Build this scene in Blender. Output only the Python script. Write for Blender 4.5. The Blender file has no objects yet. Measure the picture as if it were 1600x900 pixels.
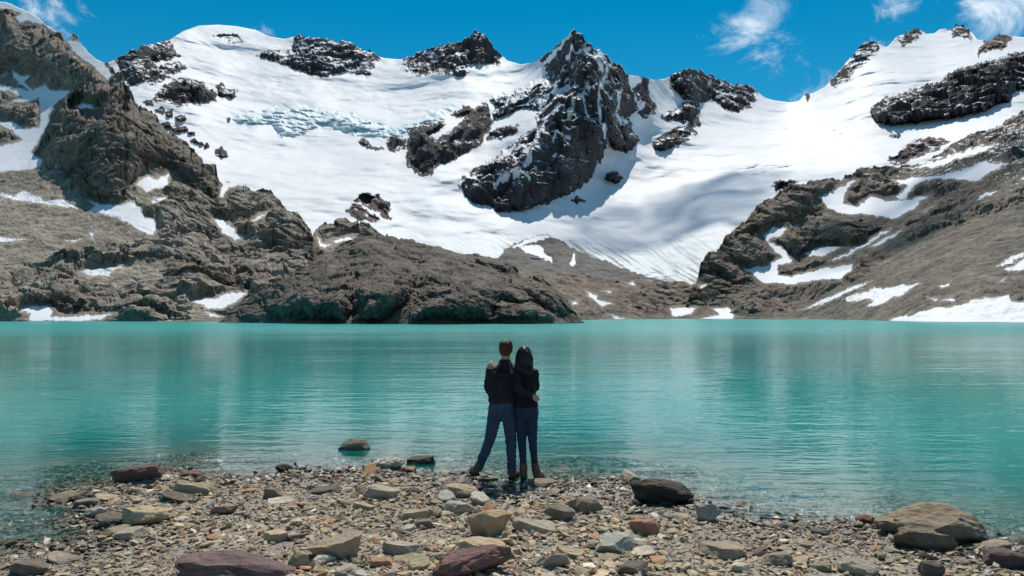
import bpy, bmesh, math, random
import numpy as np
from mathutils import Vector, Matrix

random.seed(7)
rng = np.random.default_rng(7)
SC = bpy.context.scene
COL = SC.collection

# ------------------------------------------------------------------ camera, sky, sun, exposure
F = 1244.0          # focal length in photograph pixels (1600 wide)
CH = 2.1            # camera height above the lake, metres
HY = 493.0          # photograph row of the horizon
cam = bpy.data.cameras.new('camera'); camo = bpy.data.objects.new('camera', cam); COL.objects.link(camo)
camo.location = (0, 0, CH); camo.rotation_euler = (math.pi / 2, 0, 0)
cam.sensor_width = 36.0; cam.lens = 36.0 * F / 1600.0
cam.shift_y = (HY - 450.0) / 1600.0
cam.clip_start = 0.1; cam.clip_end = 20000
SC.camera = camo

SUN_EL, SUN_AZ = math.radians(56), math.radians(7)
sun_dir = Vector((math.sin(SUN_AZ) * math.cos(SUN_EL), math.cos(SUN_AZ) * math.cos(SUN_EL), math.sin(SUN_EL)))
sl = bpy.data.lights.new('sun', 'SUN'); sl.energy = 3.25; sl.angle = math.radians(0.53); sl.color = (1.0, 0.935, 0.85)
so = bpy.data.objects.new('sun', sl); COL.objects.link(so)
so.rotation_euler = sun_dir.to_track_quat('Z', 'Y').to_euler(); so.location = (0, 0, 60)

W = bpy.data.worlds.new('World'); SC.world = W; W.use_nodes = True
SC.view_settings.view_transform = 'Standard'; SC.view_settings.look = 'None'
SC.view_settings.exposure = 0.30; SC.view_settings.gamma = 1.0
SC.view_settings.use_curve_mapping = False
SC.render.engine = 'CYCLES'
SC.cycles.use_denoising = True
SC.cycles.max_bounces = 8; SC.cycles.diffuse_bounces = 6; SC.cycles.glossy_bounces = 3
SC.cycles.transparent_max_bounces = 12; SC.cycles.caustics_reflective = False; SC.cycles.caustics_refractive = False


class NT:
    """small helper round a node tree"""
    def __init__(s, tree): s.t = tree; s.n = tree.nodes; s.l = tree.links
    def add(s, typ, **kw):
        n = s.n.new(typ)
        for k, v in kw.items():
            if k.startswith('i_'):
                key = k[2:].replace('_', ' ')
                n.inputs[key].default_value = v
            else:
                setattr(n, k, v)
        return n
    def link(s, a, b): s.l.new(a, b)
    def val(s, x):
        return x
    def math(s, op, a, b=None, c=None, clamp=False):
        n = s.n.new('ShaderNodeMath'); n.operation = op; n.use_clamp = clamp
        for i, x in enumerate((a, b, c)):
            if x is None: continue
            if hasattr(x, 'is_output'): s.l.new(x, n.inputs[i])
            else: n.inputs[i].default_value = x
        return n.outputs[0]
    def vmath(s, op, a, b=None):
        n = s.n.new('ShaderNodeVectorMath'); n.operation = op
        for i, x in enumerate((a, b)):
            if x is None: continue
            if hasattr(x, 'is_output'): s.l.new(x, n.inputs[i])
            else: n.inputs[i].default_value = x
        return n.outputs['Value'] if op in ('DOT_PRODUCT', 'LENGTH', 'DISTANCE') else n.outputs[0]
    def mix(s, fac, a, b, blend='MIX'):
        n = s.n.new('ShaderNodeMix'); n.data_type = 'RGBA'; n.blend_type = blend
        for i, x in ((0, fac), (6, a), (7, b)):
            if hasattr(x, 'is_output'): s.l.new(x, n.inputs[i])
            elif i == 0: n.inputs[0].default_value = x
            else: n.inputs[i].default_value = (*x, 1) if len(x) == 3 else x
        return n.outputs[2]
    def remap(s, x, a, b, c=0.0, d=1.0, smooth=True):
        n = s.n.new('ShaderNodeMapRange'); n.clamp = True
        if smooth: n.interpolation_type = 'SMOOTHSTEP'
        s.l.new(x, n.inputs[0])
        for i, v in enumerate((a, b, c, d)): n.inputs[i + 1].default_value = v
        return n.outputs[0]
    def noise(s, vec, scale, detail=4, rough=0.55, dist=0.0, typ='FBM'):
        n = s.n.new('ShaderNodeTexNoise'); n.noise_dimensions = '3D'
        n.inputs['Scale'].default_value = scale; n.inputs['Detail'].default_value = detail
        n.inputs['Roughness'].default_value = rough; n.inputs['Distortion'].default_value = dist
        s.l.new(vec, n.inputs['Vector'])
        return n.outputs['Fac']
    def mapping(s, vec, scale=(1, 1, 1), rot=(0, 0, 0)):
        n = s.n.new('ShaderNodeMapping'); s.l.new(vec, n.inputs['Vector'])
        n.inputs['Scale'].default_value = scale; n.inputs['Rotation'].default_value = rot
        return n.outputs[0]


def pxdir(x, y):
    return Vector(((x - 800) / F, 1.0, (HY - y) / F)).normalized()


# ---- sky: physical sky, thin cirrus over the whole dome
def build_world():
    T = NT(W.node_tree); T.n.clear()
    out = T.add('ShaderNodeOutputWorld'); bg = T.add('ShaderNodeBackground'); bg.inputs['Strength'].default_value = 0.15
    sky = T.add('ShaderNodeTexSky'); sky.sky_type = 'NISHITA'; sky.sun_disc = False
    sky.sun_elevation = SUN_EL; sky.sun_rotation = SUN_AZ; sky.altitude = 2500
    sky.air_density = 1.0; sky.dust_density = 0.0; sky.ozone_density = 3.0
    tc = T.add('ShaderNodeTexCoord'); d = tc.outputs['Generated']
    hsv = T.add('ShaderNodeHueSaturation'); hsv.inputs['Hue'].default_value = 0.475
    hsv.inputs['Saturation'].default_value = 1.42; hsv.inputs['Value'].default_value = 0.52
    T.link(sky.outputs[0], hsv.inputs['Color'])
    m = T.mapping(d, (1.0, 1.0, 1.5), (0.0, 0.35, 0.0))
    n1 = T.noise(m, 11.0, 9, 0.66, 0.9)
    n2 = T.noise(T.vmath('ADD', d, (0.2, 0.9, 3.8)), 2.2, 3, 0.5)
    cov = T.remap(n2, 0.45, 0.64, 0.0, 0.42)          # sparse cirrus everywhere
    for (x, y, r, a) in ((1185, 32, .12, .36), (1225, 12, .08, .32), (1265, 6, .04, .30), (1400, -6, .055, .40), (1565, 2, .085, .42),
                         (1545, 45, .06, .30), (85, 22, .09, .34), (125, 68, .07, .22), (980, 55, .03, .02)):
        dp = T.vmath('DISTANCE', d, tuple(pxdir(x, y)))
        g = T.remap(dp, 0.0, r, a, 0.0)
        cov = T.math('MAXIMUM', cov, g)
    fac = T.remap(T.math('ADD', T.math('SUBTRACT', n1, 0.72), cov), 0.0, 0.36, 0.0, 0.78)
    c = T.mix(fac, hsv.outputs[0], (6.6, 6.8, 7.0))
    T.link(c, bg.inputs['Color']); T.link(bg.outputs[0], out.inputs['Surface'])
build_world()


# ------------------------------------------------------------------ numpy noise
_perm = rng.permutation(256); _perm = np.concatenate([_perm, _perm, _perm]).astype(np.int32)
_g = rng.normal(size=(256, 3)); _g /= np.linalg.norm(_g, axis=1)[:, None]; _g = _g.astype(np.float32)

def perlin(p):
    p = np.asarray(p, np.float32)
    i = np.floor(p); f = p - i; i = i.astype(np.int32) & 255
    u = f * f * f * (f * (f * 6 - 15) + 10)
    res = 0
    for dx in (0, 1):
        hx = _perm[i[:, 0] + dx]; wx = u[:, 0] if dx else 1 - u[:, 0]
        for dy in (0, 1):
            hy = _perm[hx + i[:, 1] + dy]; wy = wx * (u[:, 1] if dy else 1 - u[:, 1])
            for dz in (0, 1):
                g = _g[_perm[hy + i[:, 2] + dz]]
                w = wy * (u[:, 2] if dz else 1 - u[:, 2])
                res = res + w * (g[:, 0] * (f[:, 0] - dx) + g[:, 1] * (f[:, 1] - dy) + g[:, 2] * (f[:, 2] - dz))
    return res * 1.6

def fbm(p, oct=5, gain=0.5, lac=2.03):
    a, s, r = 1.0, 1.0, 0
    for k in range(oct):
        r = r + a * perlin(p * s + 17.3 * k); a *= gain; s *= lac
    return r

def ridged(p, oct=5, gain=0.5, lac=2.07):
    a, s, r, w = 1.0, 1.0, 0, 1.0
    for k in range(oct):
        n = 1 - np.abs(perlin(p * s + 9.1 * k)); n = n * n * w
        r = r + a * n; w = np.clip(n * 1.6, 0, 1); a *= gain; s *= lac
    return r

def cracks(p, w, width=.07):
    """thin sharp fractures: 1 in the crack"""
    q = p / w; q = q + .35 * np.stack([perlin(q * 1.7 + 5), perlin(q * 1.7 + 25), perlin(q * 1.7 + 45)], 1)
    return np.exp(-np.abs(perlin(q)) / width)

_jit = rng.uniform(.08, .92, (256, 3)).astype(np.float32)
def facets(p, w, mask=None):
    """broken rock: every cell is a flat face with its own tilt, steps between cells"""
    q = np.asarray(p, np.float32) / w; r = np.zeros(len(q), np.float32)
    m = np.arange(len(q)) if mask is None else np.where(mask)[0]; q = q[m]
    i = np.floor(q).astype(np.int32); best = np.full(len(q), 9e9, np.float32); val = np.zeros(len(q), np.float32)
    for dx in (-1, 0, 1):
        for dy in (-1, 0, 1):
            for dz in (-1, 0, 1):
                c = i + np.array([dx, dy, dz], np.int32); k = c & 255
                h = _perm[_perm[_perm[k[:, 0]] + k[:, 1]] + k[:, 2]]
                d = q - c - _jit[h]; dd = (d * d).sum(1); b = dd < best
                best = np.where(b, dd, best); val = np.where(b, (d * _g[h]).sum(1) * 1.1 + (h % 16) / 40. - .2, val)
    r[m] = val
    return r

def sstep(a, b, x):
    t = np.clip((x - a) / (b - a), 0, 1); return t * t * (3 - 2 * t)

def sdf(px, py, poly, margin=40.0):
    """signed distance in pixels, positive inside; -margin far away"""
    poly = np.asarray(poly, float); r = np.full(px.shape, -margin)
    m = (px > poly[:, 0].min() - margin) & (px < poly[:, 0].max() + margin) & (py > poly[:, 1].min() - margin) & (py < poly[:, 1].max() + margin)
    x = px[m]; y = py[m]
    if x.size == 0: return r
    d2 = np.full(x.shape, 1e12); ins = np.zeros(x.shape, bool)
    for (ax, ay), (bx, by) in zip(poly, np.roll(poly, -1, axis=0)):
        ex, ey = bx - ax, by - ay; L = ex * ex + ey * ey + 1e-9
        t = np.clip(((x - ax) * ex + (y - ay) * ey) / L, 0, 1)
        d2 = np.minimum(d2, (x - ax - t * ex) ** 2 + (y - ay - t * ey) ** 2)
        if ay != by:
            c = ((ay > y) != (by > y)) & (x < (bx - ax) * (y - ay) / (by - ay) + ax); ins ^= c
    r[m] = np.maximum(np.where(ins, 1, -1) * np.sqrt(d2), -margin)
    return r

def rbf(ctrl):
    c = np.array(ctrl, float); q = c[:, :2] / 400.0; v = np.log(c[:, 2]); n = len(c)
    def k(r): return r * r * np.log(r + 1e-6)
    A = np.zeros((n + 3, n + 3)); A[:n, :n] = k(np.linalg.norm(q[:, None] - q[None], axis=2)) + np.eye(n) * 0.004
    A[:n, n] = 1; A[:n, n + 1:] = q; A[n, :n] = 1; A[n + 1:, :n] = q.T
    w = np.linalg.solve(A, np.concatenate([v, [0, 0, 0]]))
    def f(x, y):
        X, Y = x / 400.0, y / 400.0
        r = w[n] + w[n + 1] * X + w[n + 2] * Y
        for i in range(n): r = r + w[i] * k(np.hypot(X - q[i, 0], Y - q[i, 1]))
        return np.exp(r)
    return f

def K(x0, y0, s, pts): return [(x0 + s * a, y0 + s * b) for a, b in pts]
def c1(p): return K(0, 0, .35, p)
def c2(p): return K(520, 0, .35, p)
def c3(p): return K(1040, 0, .35, p)
def c4(p): return K(0, 250, .35, p)
def c5(p): return K(520, 250, .35, p)
def c6(p): return K(1040, 250, .35, p)
def z2(p): return K(300, 120, .25, p)


def tag(o, label=None, cat=None, group=None, kind=None):
    for k, v in (('label', label), ('category', cat), ('group', group), ('kind', kind)):
        if v: o[k] = v
    return o

def link_mesh(name, me, mat, parent=None):
    o = bpy.data.objects.new(name, me); COL.objects.link(o)
    if mat: me.materials.clear(); me.materials.append(mat)
    if parent: o.parent = parent
    return o

def np_mesh(name, V, Fq, N=None, col=None, snow=None, smooth=True):
    me = bpy.data.meshes.new(name); nf, k = Fq.shape
    me.vertices.add(len(V)); me.vertices.foreach_set('co', V.astype(np.float32).ravel())
    me.loops.add(nf * k); me.loops.foreach_set('vertex_index', Fq.astype(np.int32).ravel())
    me.polygons.add(nf); me.polygons.foreach_set('loop_start', np.arange(0, nf * k, k, dtype=np.int32))
    me.update(calc_edges=True); me.validate()
    me.polygons.foreach_set('use_smooth', np.full(nf, smooth))
    if col is not None:
        a = me.attributes.new('col', 'FLOAT_COLOR', 'POINT')
        a.data.foreach_set('color', np.concatenate([col, np.ones((len(col), 1))], 1).astype(np.float32).ravel())
    if snow is not None:
        a = me.attributes.new('snow', 'FLOAT', 'POINT'); a.data.foreach_set('value', snow.astype(np.float32))
    if N is not None: me.normals_split_custom_set_from_vertices(N.astype(np.float32))
    return me


# ------------------------------------------------------------------ materials
def terrain_mat(name, wave, bump, var=0.5, fine=1.0):
    m = bpy.data.materials.new(name); m.use_nodes = True; T = NT(m.node_tree)
    b = T.n['Principled BSDF']; g = T.add('ShaderNodeNewGeometry'); pos = g.outputs['Position']
    ac = T.add('ShaderNodeAttribute', attribute_name='col'); asn = T.add('ShaderNodeAttribute', attribute_name='snow')
    sn = asn.outputs['Fac']
    p2 = T.mapping(pos, (1, 1, 1.6), (0.5, 0.35, 0.2))
    n1 = T.noise(p2, 1.0 / wave, 8, 0.68, 0.15)
    n2 = T.noise(pos, 5.5 / wave, 5, 0.68)
    v = T.math('ADD', T.remap(n1, 0.25, 0.75, -var, var, False), T.remap(n2, 0.25, 0.75, -var * .8, var * .8, False))
    inv = T.math('SUBTRACT', 1.0, T.math('MULTIPLY', sn, 0.93))
    k = T.math('ADD', 1.0, T.math('MULTIPLY', v, inv))
    c = T.vmath('MULTIPLY', ac.outputs['Color'], T.vec(k) if hasattr(T, 'vec') else k)
    T.link(c, b.inputs['Base Color'])
    T.link(T.remap(sn, 0, 1, 0.92, 0.65, False), b.inputs['Roughness'])
    b.inputs['Specular IOR Level'].default_value = 0.25
    vor = T.add('ShaderNodeTexVoronoi', feature='DISTANCE_TO_EDGE'); vor.inputs['Scale'].default_value = 0.8 / wave
    wv = T.vmath('ADD', p2, T.scale3(n1, wave) if hasattr(T, 'scale3') else p2)
    T.link(wv, vor.inputs['Vector'])
    crack = T.remap(vor.outputs['Distance'], 0.0, 0.10, -0.5, 0.0)
    h = T.math('ADD', T.math('ADD', n1, T.math('MULTIPLY', n2, 0.45 * fine)), T.math('MULTIPLY', crack, 0.30))
    bp = T.add('ShaderNodeBump'); bp.inputs['Distance'].default_value = bump
    T.link(T.math('MULTIPLY', inv, 0.9), bp.inputs['Strength']); T.link(h, bp.inputs['Height'])
    T.link(bp.outputs[0], b.inputs['Normal'])
    return m

MAT_A = terrain_mat('far_rock_and_snow', 18, 3.2, 0.5)
MAT_B = terrain_mat('mountain_rock', 12, 1.9, 0.62)
MAT_E = terrain_mat('knoll_rock', 6, 1.0, 0.62)

SNOW = np.array((.86, .875, .90)); ICE = np.array((.55, .73, .78))

# ------------------------------------------------------------------ relief sheets (each mountain is its own surface)
class Sheet:
    def __init__(s, sky, bottom, ctrl, step, x0, x1, rowpx, seed=0.0):
        s.xs = np.arange(x0, x1 + .01, step); sk = np.array(sky, float); bt = np.array(bottom, float)
        s.sky0 = np.interp(s.xs, sk[:, 0], sk[:, 1]); s.yb = np.interp(s.xs, bt[:, 0], bt[:, 1])
        s.sky0 = np.minimum(s.sky0, s.yb - 0.5)
        s.nr = int(np.max(s.yb - s.sky0) / rowpx) + 2; s.nc = len(s.xs); s.seed = seed
        s.v = np.linspace(0, 1, s.nr); s.f = rbf(ctrl); s.step = step
    def grid(s, crag):
        x = s.xs
        j = fbm(np.stack([x / 17., x * 0 + 3.3 + s.seed, x * 0], 1), 5, 0.6) * crag
        yt = np.minimum(s.sky0 + j, s.yb - 0.4)
        s.X = np.repeat(x[None], s.nr, 0).ravel(); s.Y = (yt[None] + (s.yb - yt)[None] * s.v[:, None]).ravel()
        s.D = s.f(s.X, s.Y)
    def P(s, D=None):
        D = s.D if D is None else D
        return np.stack([(s.X - 800) / F * D, D, CH + (HY - s.Y) / F * D], 1)
    def warp(s, a1=4.0, w1=16., a2=1.6, w2=5.):
        q = np.stack([s.X, s.Y, s.X * 0 + s.seed], 1)
        s.wx = s.X + a1 * fbm(q / w1, 2) + a2 * fbm(q / w2 + 50, 2); s.wy = s.Y + a1 * .7 * fbm(q / w1 + 90, 2) + a2 * .8 * fbm(q / w2 + 140, 2)
    def push(s, D, rel):
        """points at distance D, then pushed out along the surface normal"""
        P = s.P(D); q = P.copy(); q[:, 2] = 0; q /= np.linalg.norm(q, axis=1)[:, None]
        n = -q * .68; n[:, 2] = .73                                  # mean normal of these slopes
        return P + n * rel[:, None]
    def extend(s, back, drop_to):
        """close the sheet: a far side behind the ridge, and a foot below ground"""
        P = s.Pf.reshape(s.nr, s.nc, 3); rows = []
        for t in (1.0, .55, .25, .08):
            q = P[0].copy(); dr = q[:, :2] / np.linalg.norm(q[:, :2], axis=1)[:, None]
            q[:, :2] += dr * back * t; q[:, 2] -= back * t * (.35 + .35 * t); rows.append(q)
        foot = []
        for t in (1.5, 6.0):
            q = P[-1].copy(); q[:, 1] -= 0; q[:, 2] = np.minimum(q[:, 2], 0) * 0 + np.where(drop_to is None, q[:, 2], drop_to) * (t / 6.0) + q[:, 2] * (1 - t / 6.0); foot.append(q)
        s.PV = np.concatenate([np.stack(rows), P, np.stack(foot)], 0); s.nb = len(rows); s.nf = len(foot)
    def full(s, a):
        a = a.reshape(s.nr, s.nc, *a.shape[1:])
        return np.concatenate([np.repeat(a[:1], s.nb, 0), a, np.repeat(a[-1:], s.nf, 0)], 0)
    def normals(s, P3):
        du = np.gradient(P3, axis=1); dv = np.gradient(P3, axis=0)
        n = np.cross(dv, du); return n / (np.linalg.norm(n, axis=2, keepdims=True) + 1e-9)
    def build(s, ids, col, snow, specs, mat):
        """specs: id -> (name, parent_id or None). Faces are shared out by id."""
        P3 = s.PV; R, C = P3.shape[:2]
        N = s.normals(P3).reshape(-1, 3); ids = s.full(ids); cf = s.full(col).reshape(-1, 3); sf = s.full(snow).ravel()
        r, c = np.meshgrid(np.arange(R - 1), np.arange(C - 1), indexing='ij'); a = (r * C + c).ravel()
        Q = np.stack([a, a + C, a + C + 1, a + 1], 1); fid = ids[:-1, :-1].ravel(); V = P3.reshape(-1, 3)
        objs = {}
        for k, (name, par) in specs.items():
            q = Q[fid == k]
            if len(q) < 6: continue
            u, inv = np.unique(q, return_inverse=True); inv = inv.reshape(q.shape)
            me = np_mesh(name, V[u], inv, N[u], cf[u], sf[u])
            objs[k] = link_mesh(name, me, mat, objs.get(par) if par is not None else None)
        return objs


# ---- far basin: glacier, head wall and the peaks
def build_basin():
    sky = [(-120, 150), (100, 135), (165, 100), (200, 83), (262, 64), (285, 49), (310, 40), (340, 38.5), (370, 41), (400, 47), (420, 57),
           (445, 61), (460, 57), (468, 55), (490, 62), (520, 64), (534, 63), (560, 77), (580, 85), (600, 91), (625, 93), (645, 88), (665, 78),
           (690, 71), (715, 67), (733, 58), (742, 49), (748, 50), (757, 56), (765, 68), (780, 83), (793, 95), (815, 101), (835, 97), (855, 84),
           (875, 70), (890, 55), (897, 48), (905, 54), (915, 66), (930, 76), (945, 86), (957, 101), (970, 107), (980, 117), (1010, 121),
           (1020, 125), (1040, 123), (1050, 118), (1060, 112), (1075, 110), (1088, 114), (1096, 112), (1105, 122), (1112, 118), (1125, 128),
           (1137, 127), (1145, 135), (1155, 132), (1165, 134), (1175, 138), (1185, 145), (1196, 153), (1210, 157), (1235, 160), (1248, 158),
           (1258, 147), (1270, 146), (1290, 135), (1300, 122), (1320, 103), (1335, 85), (1350, 67), (1365, 65), (1385, 74), (1392, 68), (1400, 58),
           (1420, 50), (1435, 45), (1448, 53), (1460, 52), (1468, 46), (1478, 45), (1484, 48), (1488, 41), (1505, 41), (1520, 52), (1528, 62),
           (1545, 64), (1555, 57), (1575, 56), (1600, 58), (1720, 66)]
    ctrl = [(700, 440, 620), (900, 440, 650), (1060, 450, 620), (500, 400, 660), (300, 330, 780), (100, 300, 800), (800, 365, 800), (1000, 365, 810),
            (1120, 330, 800), (640, 340, 820), (600, 300, 890), (450, 250, 1010), (250, 180, 1080), (790, 330, 870), (930, 300, 930), (897, 48, 1110),
            (830, 190, 1030), (960, 190, 1030), (880, 200, 975), (450, 190, 1180), (600, 190, 1190), (600, 150, 1340), (560, 105, 1480), (340, 38, 1650), (500, 62, 1600),
            (745, 50, 1500), (815, 101, 1440), (650, 92, 1520), (720, 130, 1330), (200, 85, 1300), (172, 97, 1270), (100, 130, 1230), (250, 110, 1280), (340, 110, 1370),
            (1010, 200, 1130), (1070, 112, 1400), (1180, 150, 1480), (1230, 160, 1500), (1050, 180, 1200), (1150, 200, 1250), (1250, 220, 1140),
            (1350, 180, 1130), (1350, 66, 1560), (1450, 50, 1680), (1500, 42, 1700), (1600, 58, 1560), (1500, 130, 1190), (1600, 100, 1270),
            (1450, 220, 960), (1600, 160, 1010), (1250, 280, 890), (1720, 70, 1550), (1700, 200, 900), (1350, 300, 800), (1250, 400, 660), (-100, 150, 1200), (690, 240, 1000)]
    S = Sheet(sky, [(-120, 300), (250, 330), (480, 420), (600, 468), (1100, 470), (1200, 420), (1400, 330), (1720, 250)], ctrl, 1.22, -60, 1680, 1.3, 1.0)
    rocks = [  # name, label, category, protrusion m, edge px, dust of snow, polygon
        ('rock_ridge', 'dark broken rock ridge below the rounded snow summit, beside the brown mountain', 'rock ridge', 34, 16, .34,
         c1([(480, 285), (560, 240), (640, 210), (745, 180), (770, 195), (795, 250), (745, 268), (690, 270), (700, 300), (750, 285), (790, 275), (835, 305), (800, 325), (760, 350), (700, 370), (640, 390), (570, 395), (545, 340)])),
        ('rock_dome', 'dark dome-shaped rock standing out of the snowfield', 'rock', 40, 14, .25,
         c1([(685, 430), (720, 395), (780, 360), (830, 350), (900, 370), (960, 420), (965, 455), (900, 462), (830, 470), (760, 465), (710, 450)])),
        ('rock_outcrop', 'pair of small dark rocks in snow beside the rock dome', 'rock', 18, 7, .2,
         c1([(965, 385), (1000, 385), (1015, 408), (1055, 403), (1060, 430), (1030, 440), (1015, 425), (1000, 437), (975, 420)])),
        ('summit_rock', 'thin dark rock band just under the rounded snow summit', 'rock', 15, 8, .5,
         c1([(955, 160), (1000, 148), (1075, 165), (1082, 185), (1030, 199), (985, 180)])),
        ('rock_ridge', 'snow-dusted jagged ridge between the rounded summit and the second peak', 'rock ridge', 34, 16, .36,
         c1([(1155, 245), (1200, 225), (1260, 240), (1310, 225), (1315, 175), (1340, 158), (1400, 165), (1470, 175), (1540, 185), (1600, 210)]) +
         c2([(60, 190), (150, 235), (300, 265), (260, 280), (180, 320), (150, 345), (60, 300)]) + c1([(1600, 305), (1560, 320), (1440, 338), (1380, 325), (1300, 300), (1200, 270)])),
        ('mountain_peak', 'snow-streaked dark peak on the skyline between two snow saddles', 'mountain', 60, 22, .37,
         c2([(300, 290), (350, 260), (450, 215), (540, 195), (600, 165), (640, 140), (690, 170), (720, 215), (780, 275), (740, 290), (700, 295), (680, 310), (630, 300), (600, 330), (560, 345), (520, 325), (460, 325), (370, 340), (330, 320)])),
        ('rock_buttress', 'dark slanting rock buttress in snow below the blue ice cliffs', 'rock', 55, 16, .15,
         c2([(672, 458), (688, 480), (700, 540), (690, 590), (660, 630), (600, 680), (520, 720), (450, 750), (430, 780), (390, 780), (350, 745), (325, 700), (330, 650), (345, 610), (370, 570), (430, 545), (500, 548), (480, 580), (430, 600), (460, 632), (560, 560), (620, 515)])),
        ('rock_outcrop', 'small dark rock at the edge of the blue ice cliffs', 'rock', 16, 7, .2, c2([(530, 510), (600, 472), (636, 490), (610, 520), (550, 524)])),
        ('rock_outcrop', 'small dark rock in snow just left of the slanting buttress', 'rock', 18, 7, .25, c2([(230, 635), (262, 612), (325, 628), (322, 660), (265, 678)])),
        ('rock_outcrop', 'tiny dark rocks under the crevassed ice, farthest from the slanting buttress', 'rock', 9, 5, .3, c2([(108, 625), (150, 628), (170, 652), (225, 662), (200, 672), (150, 655), (120, 648)])),
        ('mountain_peak', 'tallest pointed dark rock peak with snow gullies in the centre of the range', 'mountain', 40, 40, .60,
         c2([(895, 290), (940, 260), (1000, 220), (1040, 170), (1080, 137), (1100, 160), (1130, 200), (1170, 230), (1220, 255), (1250, 300), (1290, 295), (1330, 340), (1318, 380), (1350, 430), (1362, 490), (1330, 510),
             (1300, 520), (1330, 560), (1360, 620), (1340, 660), (1290, 675), (1250, 660), (1225, 620), (1205, 680), (1192, 730), (1140, 800)]) +
         c5([(1090, 135), (1060, 150), (1000, 170), (920, 200), (860, 220), (780, 233), (740, 226), (700, 200), (620, 190), (590, 150), (562, 110), (580, 80)]) +
         c2([(640, 755), (720, 705), (800, 645), (870, 600), (905, 560), (910, 500), (860, 480), (800, 505), (720, 530), (700, 505), (750, 480), (690, 450), (780, 410), (860, 375), (900, 355), (950, 345), (960, 315)])),
        ('rock_outcrop', 'scatter of thin dark rocks between the slanting buttress and the tallest peak', 'rock', 10, 6, .45, c2([(700, 590), (760, 570), (830, 560), (825, 585), (760, 615), (700, 620)])),
        ('mountain_peak', 'low serrated dark ridge beside the deep snow saddle', 'mountain', 50, 18, .38,
         [(1047, 123), (1061, 112), (1075, 110), (1096, 113), (1113, 120), (1131, 127), (1152, 132), (1173, 136), (1194, 152), (1180, 159), (1173, 168), (1148, 174), (1131, 168), (1115, 154), (1092, 161), (1094, 196), (1078, 199), (1089, 210), (1057, 224),
          (1040, 236), (1024, 233), (1020, 226), (1038, 210), (1050, 205), (1072, 195), (1060, 187), (1040, 188), (1035, 180), (1050, 172), (1072, 165), (1066, 150), (1050, 135)]),
        ('rock_outcrop', 'small dark rocks in the snow couloir right of the tallest peak', 'rock', 14, 6, .4, c2([(1340, 400), (1390, 365), (1430, 360), (1400, 390), (1440, 480), (1430, 505), (1400, 525), (1362, 512), (1400, 480)])),
        ('rock_ridge', 'steep dark rock rib rising along the edge of the long snow slope', 'rock ridge', 34, 12, .35, c3([(708, 392), (750, 340), (800, 280), (860, 210), (910, 183), (985, 205), (940, 240), (880, 290), (810, 350), (750, 380)])),
        ('summit_rock', 'dark rock knob on the skyline at the top of the steep rib', 'rock', 22, 9, .35, c3([(995, 205), (1030, 170), (1130, 128), (1168, 150), (1130, 175), (1060, 200)])),
        ('summit_rock', 'highest dark rock pair crowning the long snow slope', 'rock', 20, 8, .3, c3([(1208, 142), (1230, 125), (1262, 135), (1290, 112), (1350, 128), (1398, 175), (1350, 187), (1330, 162), (1280, 166), (1240, 148)])),
        ('summit_rock', 'flat-topped brown rock on the skyline at the picture edge', 'rock', 26, 10, .1, c3([(1395, 250), (1480, 158), (1600, 162), (1760, 165), (1760, 185), (1600, 182), (1520, 205), (1430, 232)])),
        ('rock_outcrop', 'little dark rock at the low point of the snow saddle', 'rock', 14, 6, .2, c3([(578, 460), (620, 408), (655, 420), (700, 395), (690, 405), (640, 452)])),
        ('cliff', 'long rounded dark cliff band across the snow with shade beneath it', 'cliff', 75, 14, .22,
         c3([(915, 505), (930, 470), (980, 440), (1100, 405), (1220, 370), (1300, 310), (1400, 280), (1600, 235), (1760, 215), (1760, 420), (1600, 400), (1570, 400), (1520, 450), (1400, 500), (1250, 527), (1140, 540), (1000, 556), (930, 545)])),
        ('rock_outcrop', 'reddish brown wedge of rock lying in snow below the long cliff', 'rock', 22, 9, .3, c3([(1000, 718), (1060, 665), (1080, 635), (1180, 618), (1272, 630), (1220, 662), (1100, 710), (1030, 742)])),
        ('rock_outcrop', 'small reddish rock in snow above the reddish brown wedge', 'rock', 8, 5, .3, c3([(990, 612), (1020, 597), (1050, 600), (1045, 614)])),
        ('rock_outcrop', 'small isolated dark rock on snow right of the tallest peak', 'rock', 12, 6, .2, c2([(1215, 790), (1250, 765), (1300, 790), (1265, 820)])),
        ('rock_outcrop', 'tiny rocks at the snowy foot of the tallest peak', 'rock', 6, 4, .2, c5([(1065, 178), (1090, 168), (1112, 182), (1090, 192)])),
        ('rock_outcrop', 'layered brown rock lying alone in the smooth glacier snow', 'rock', 9, 7, .2, z2([(1015, 775), (1085, 732), (1170, 748), (1228, 800), (1235, 895), (1165, 850), (1090, 805)])),
        ('rock_outcrop', 'small dark rock pointing out of snow beside the brown mountain edge', 'rock', 8, 5, .2, c1([(965, 672), (990, 660), (1015, 690), (1000, 706), (970, 690)])),
        ('rock_outcrop', 'long low brown rock at the glacier edge', 'rock', 3, 5, .1, c6([(478, 115), (510, 100), (585, 96), (560, 110), (500, 126)])),
        ('rock_outcrop', 'thin brown rock slivers just below the layered rock in the glacier snow', 'rock', 6, 5, .2, z2([(960, 832), (1000, 840), (1005, 806), (1040, 812), (1170, 890), (1150, 905), (1060, 858), (1120, 905), (1040, 895)])),
    ]
    specks = [c1([(x, y), (x + w, y - w * .3), (x + w * 1.3, y + w * .4), (x + w * .3, y + w * .5)]) for x, y, w in
              ((690, 490, 34), (735, 505, 30), (722, 550, 34), (755, 572, 40), (788, 525, 30), (795, 575, 28), (836, 595, 28), (856, 628, 20), (878, 636, 20), (905, 650, 20), (640, 455, 36), (1010, 533, 10), (985, 375, 16))]
    moraine = [(780, 400), (800, 380), (840, 370), (856, 366), (878, 376), (897, 388), (925, 399), (960, 413), (1010, 430), (1060, 446), (1100, 462), (1100, 500), (760, 500), (772, 425)]
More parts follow.
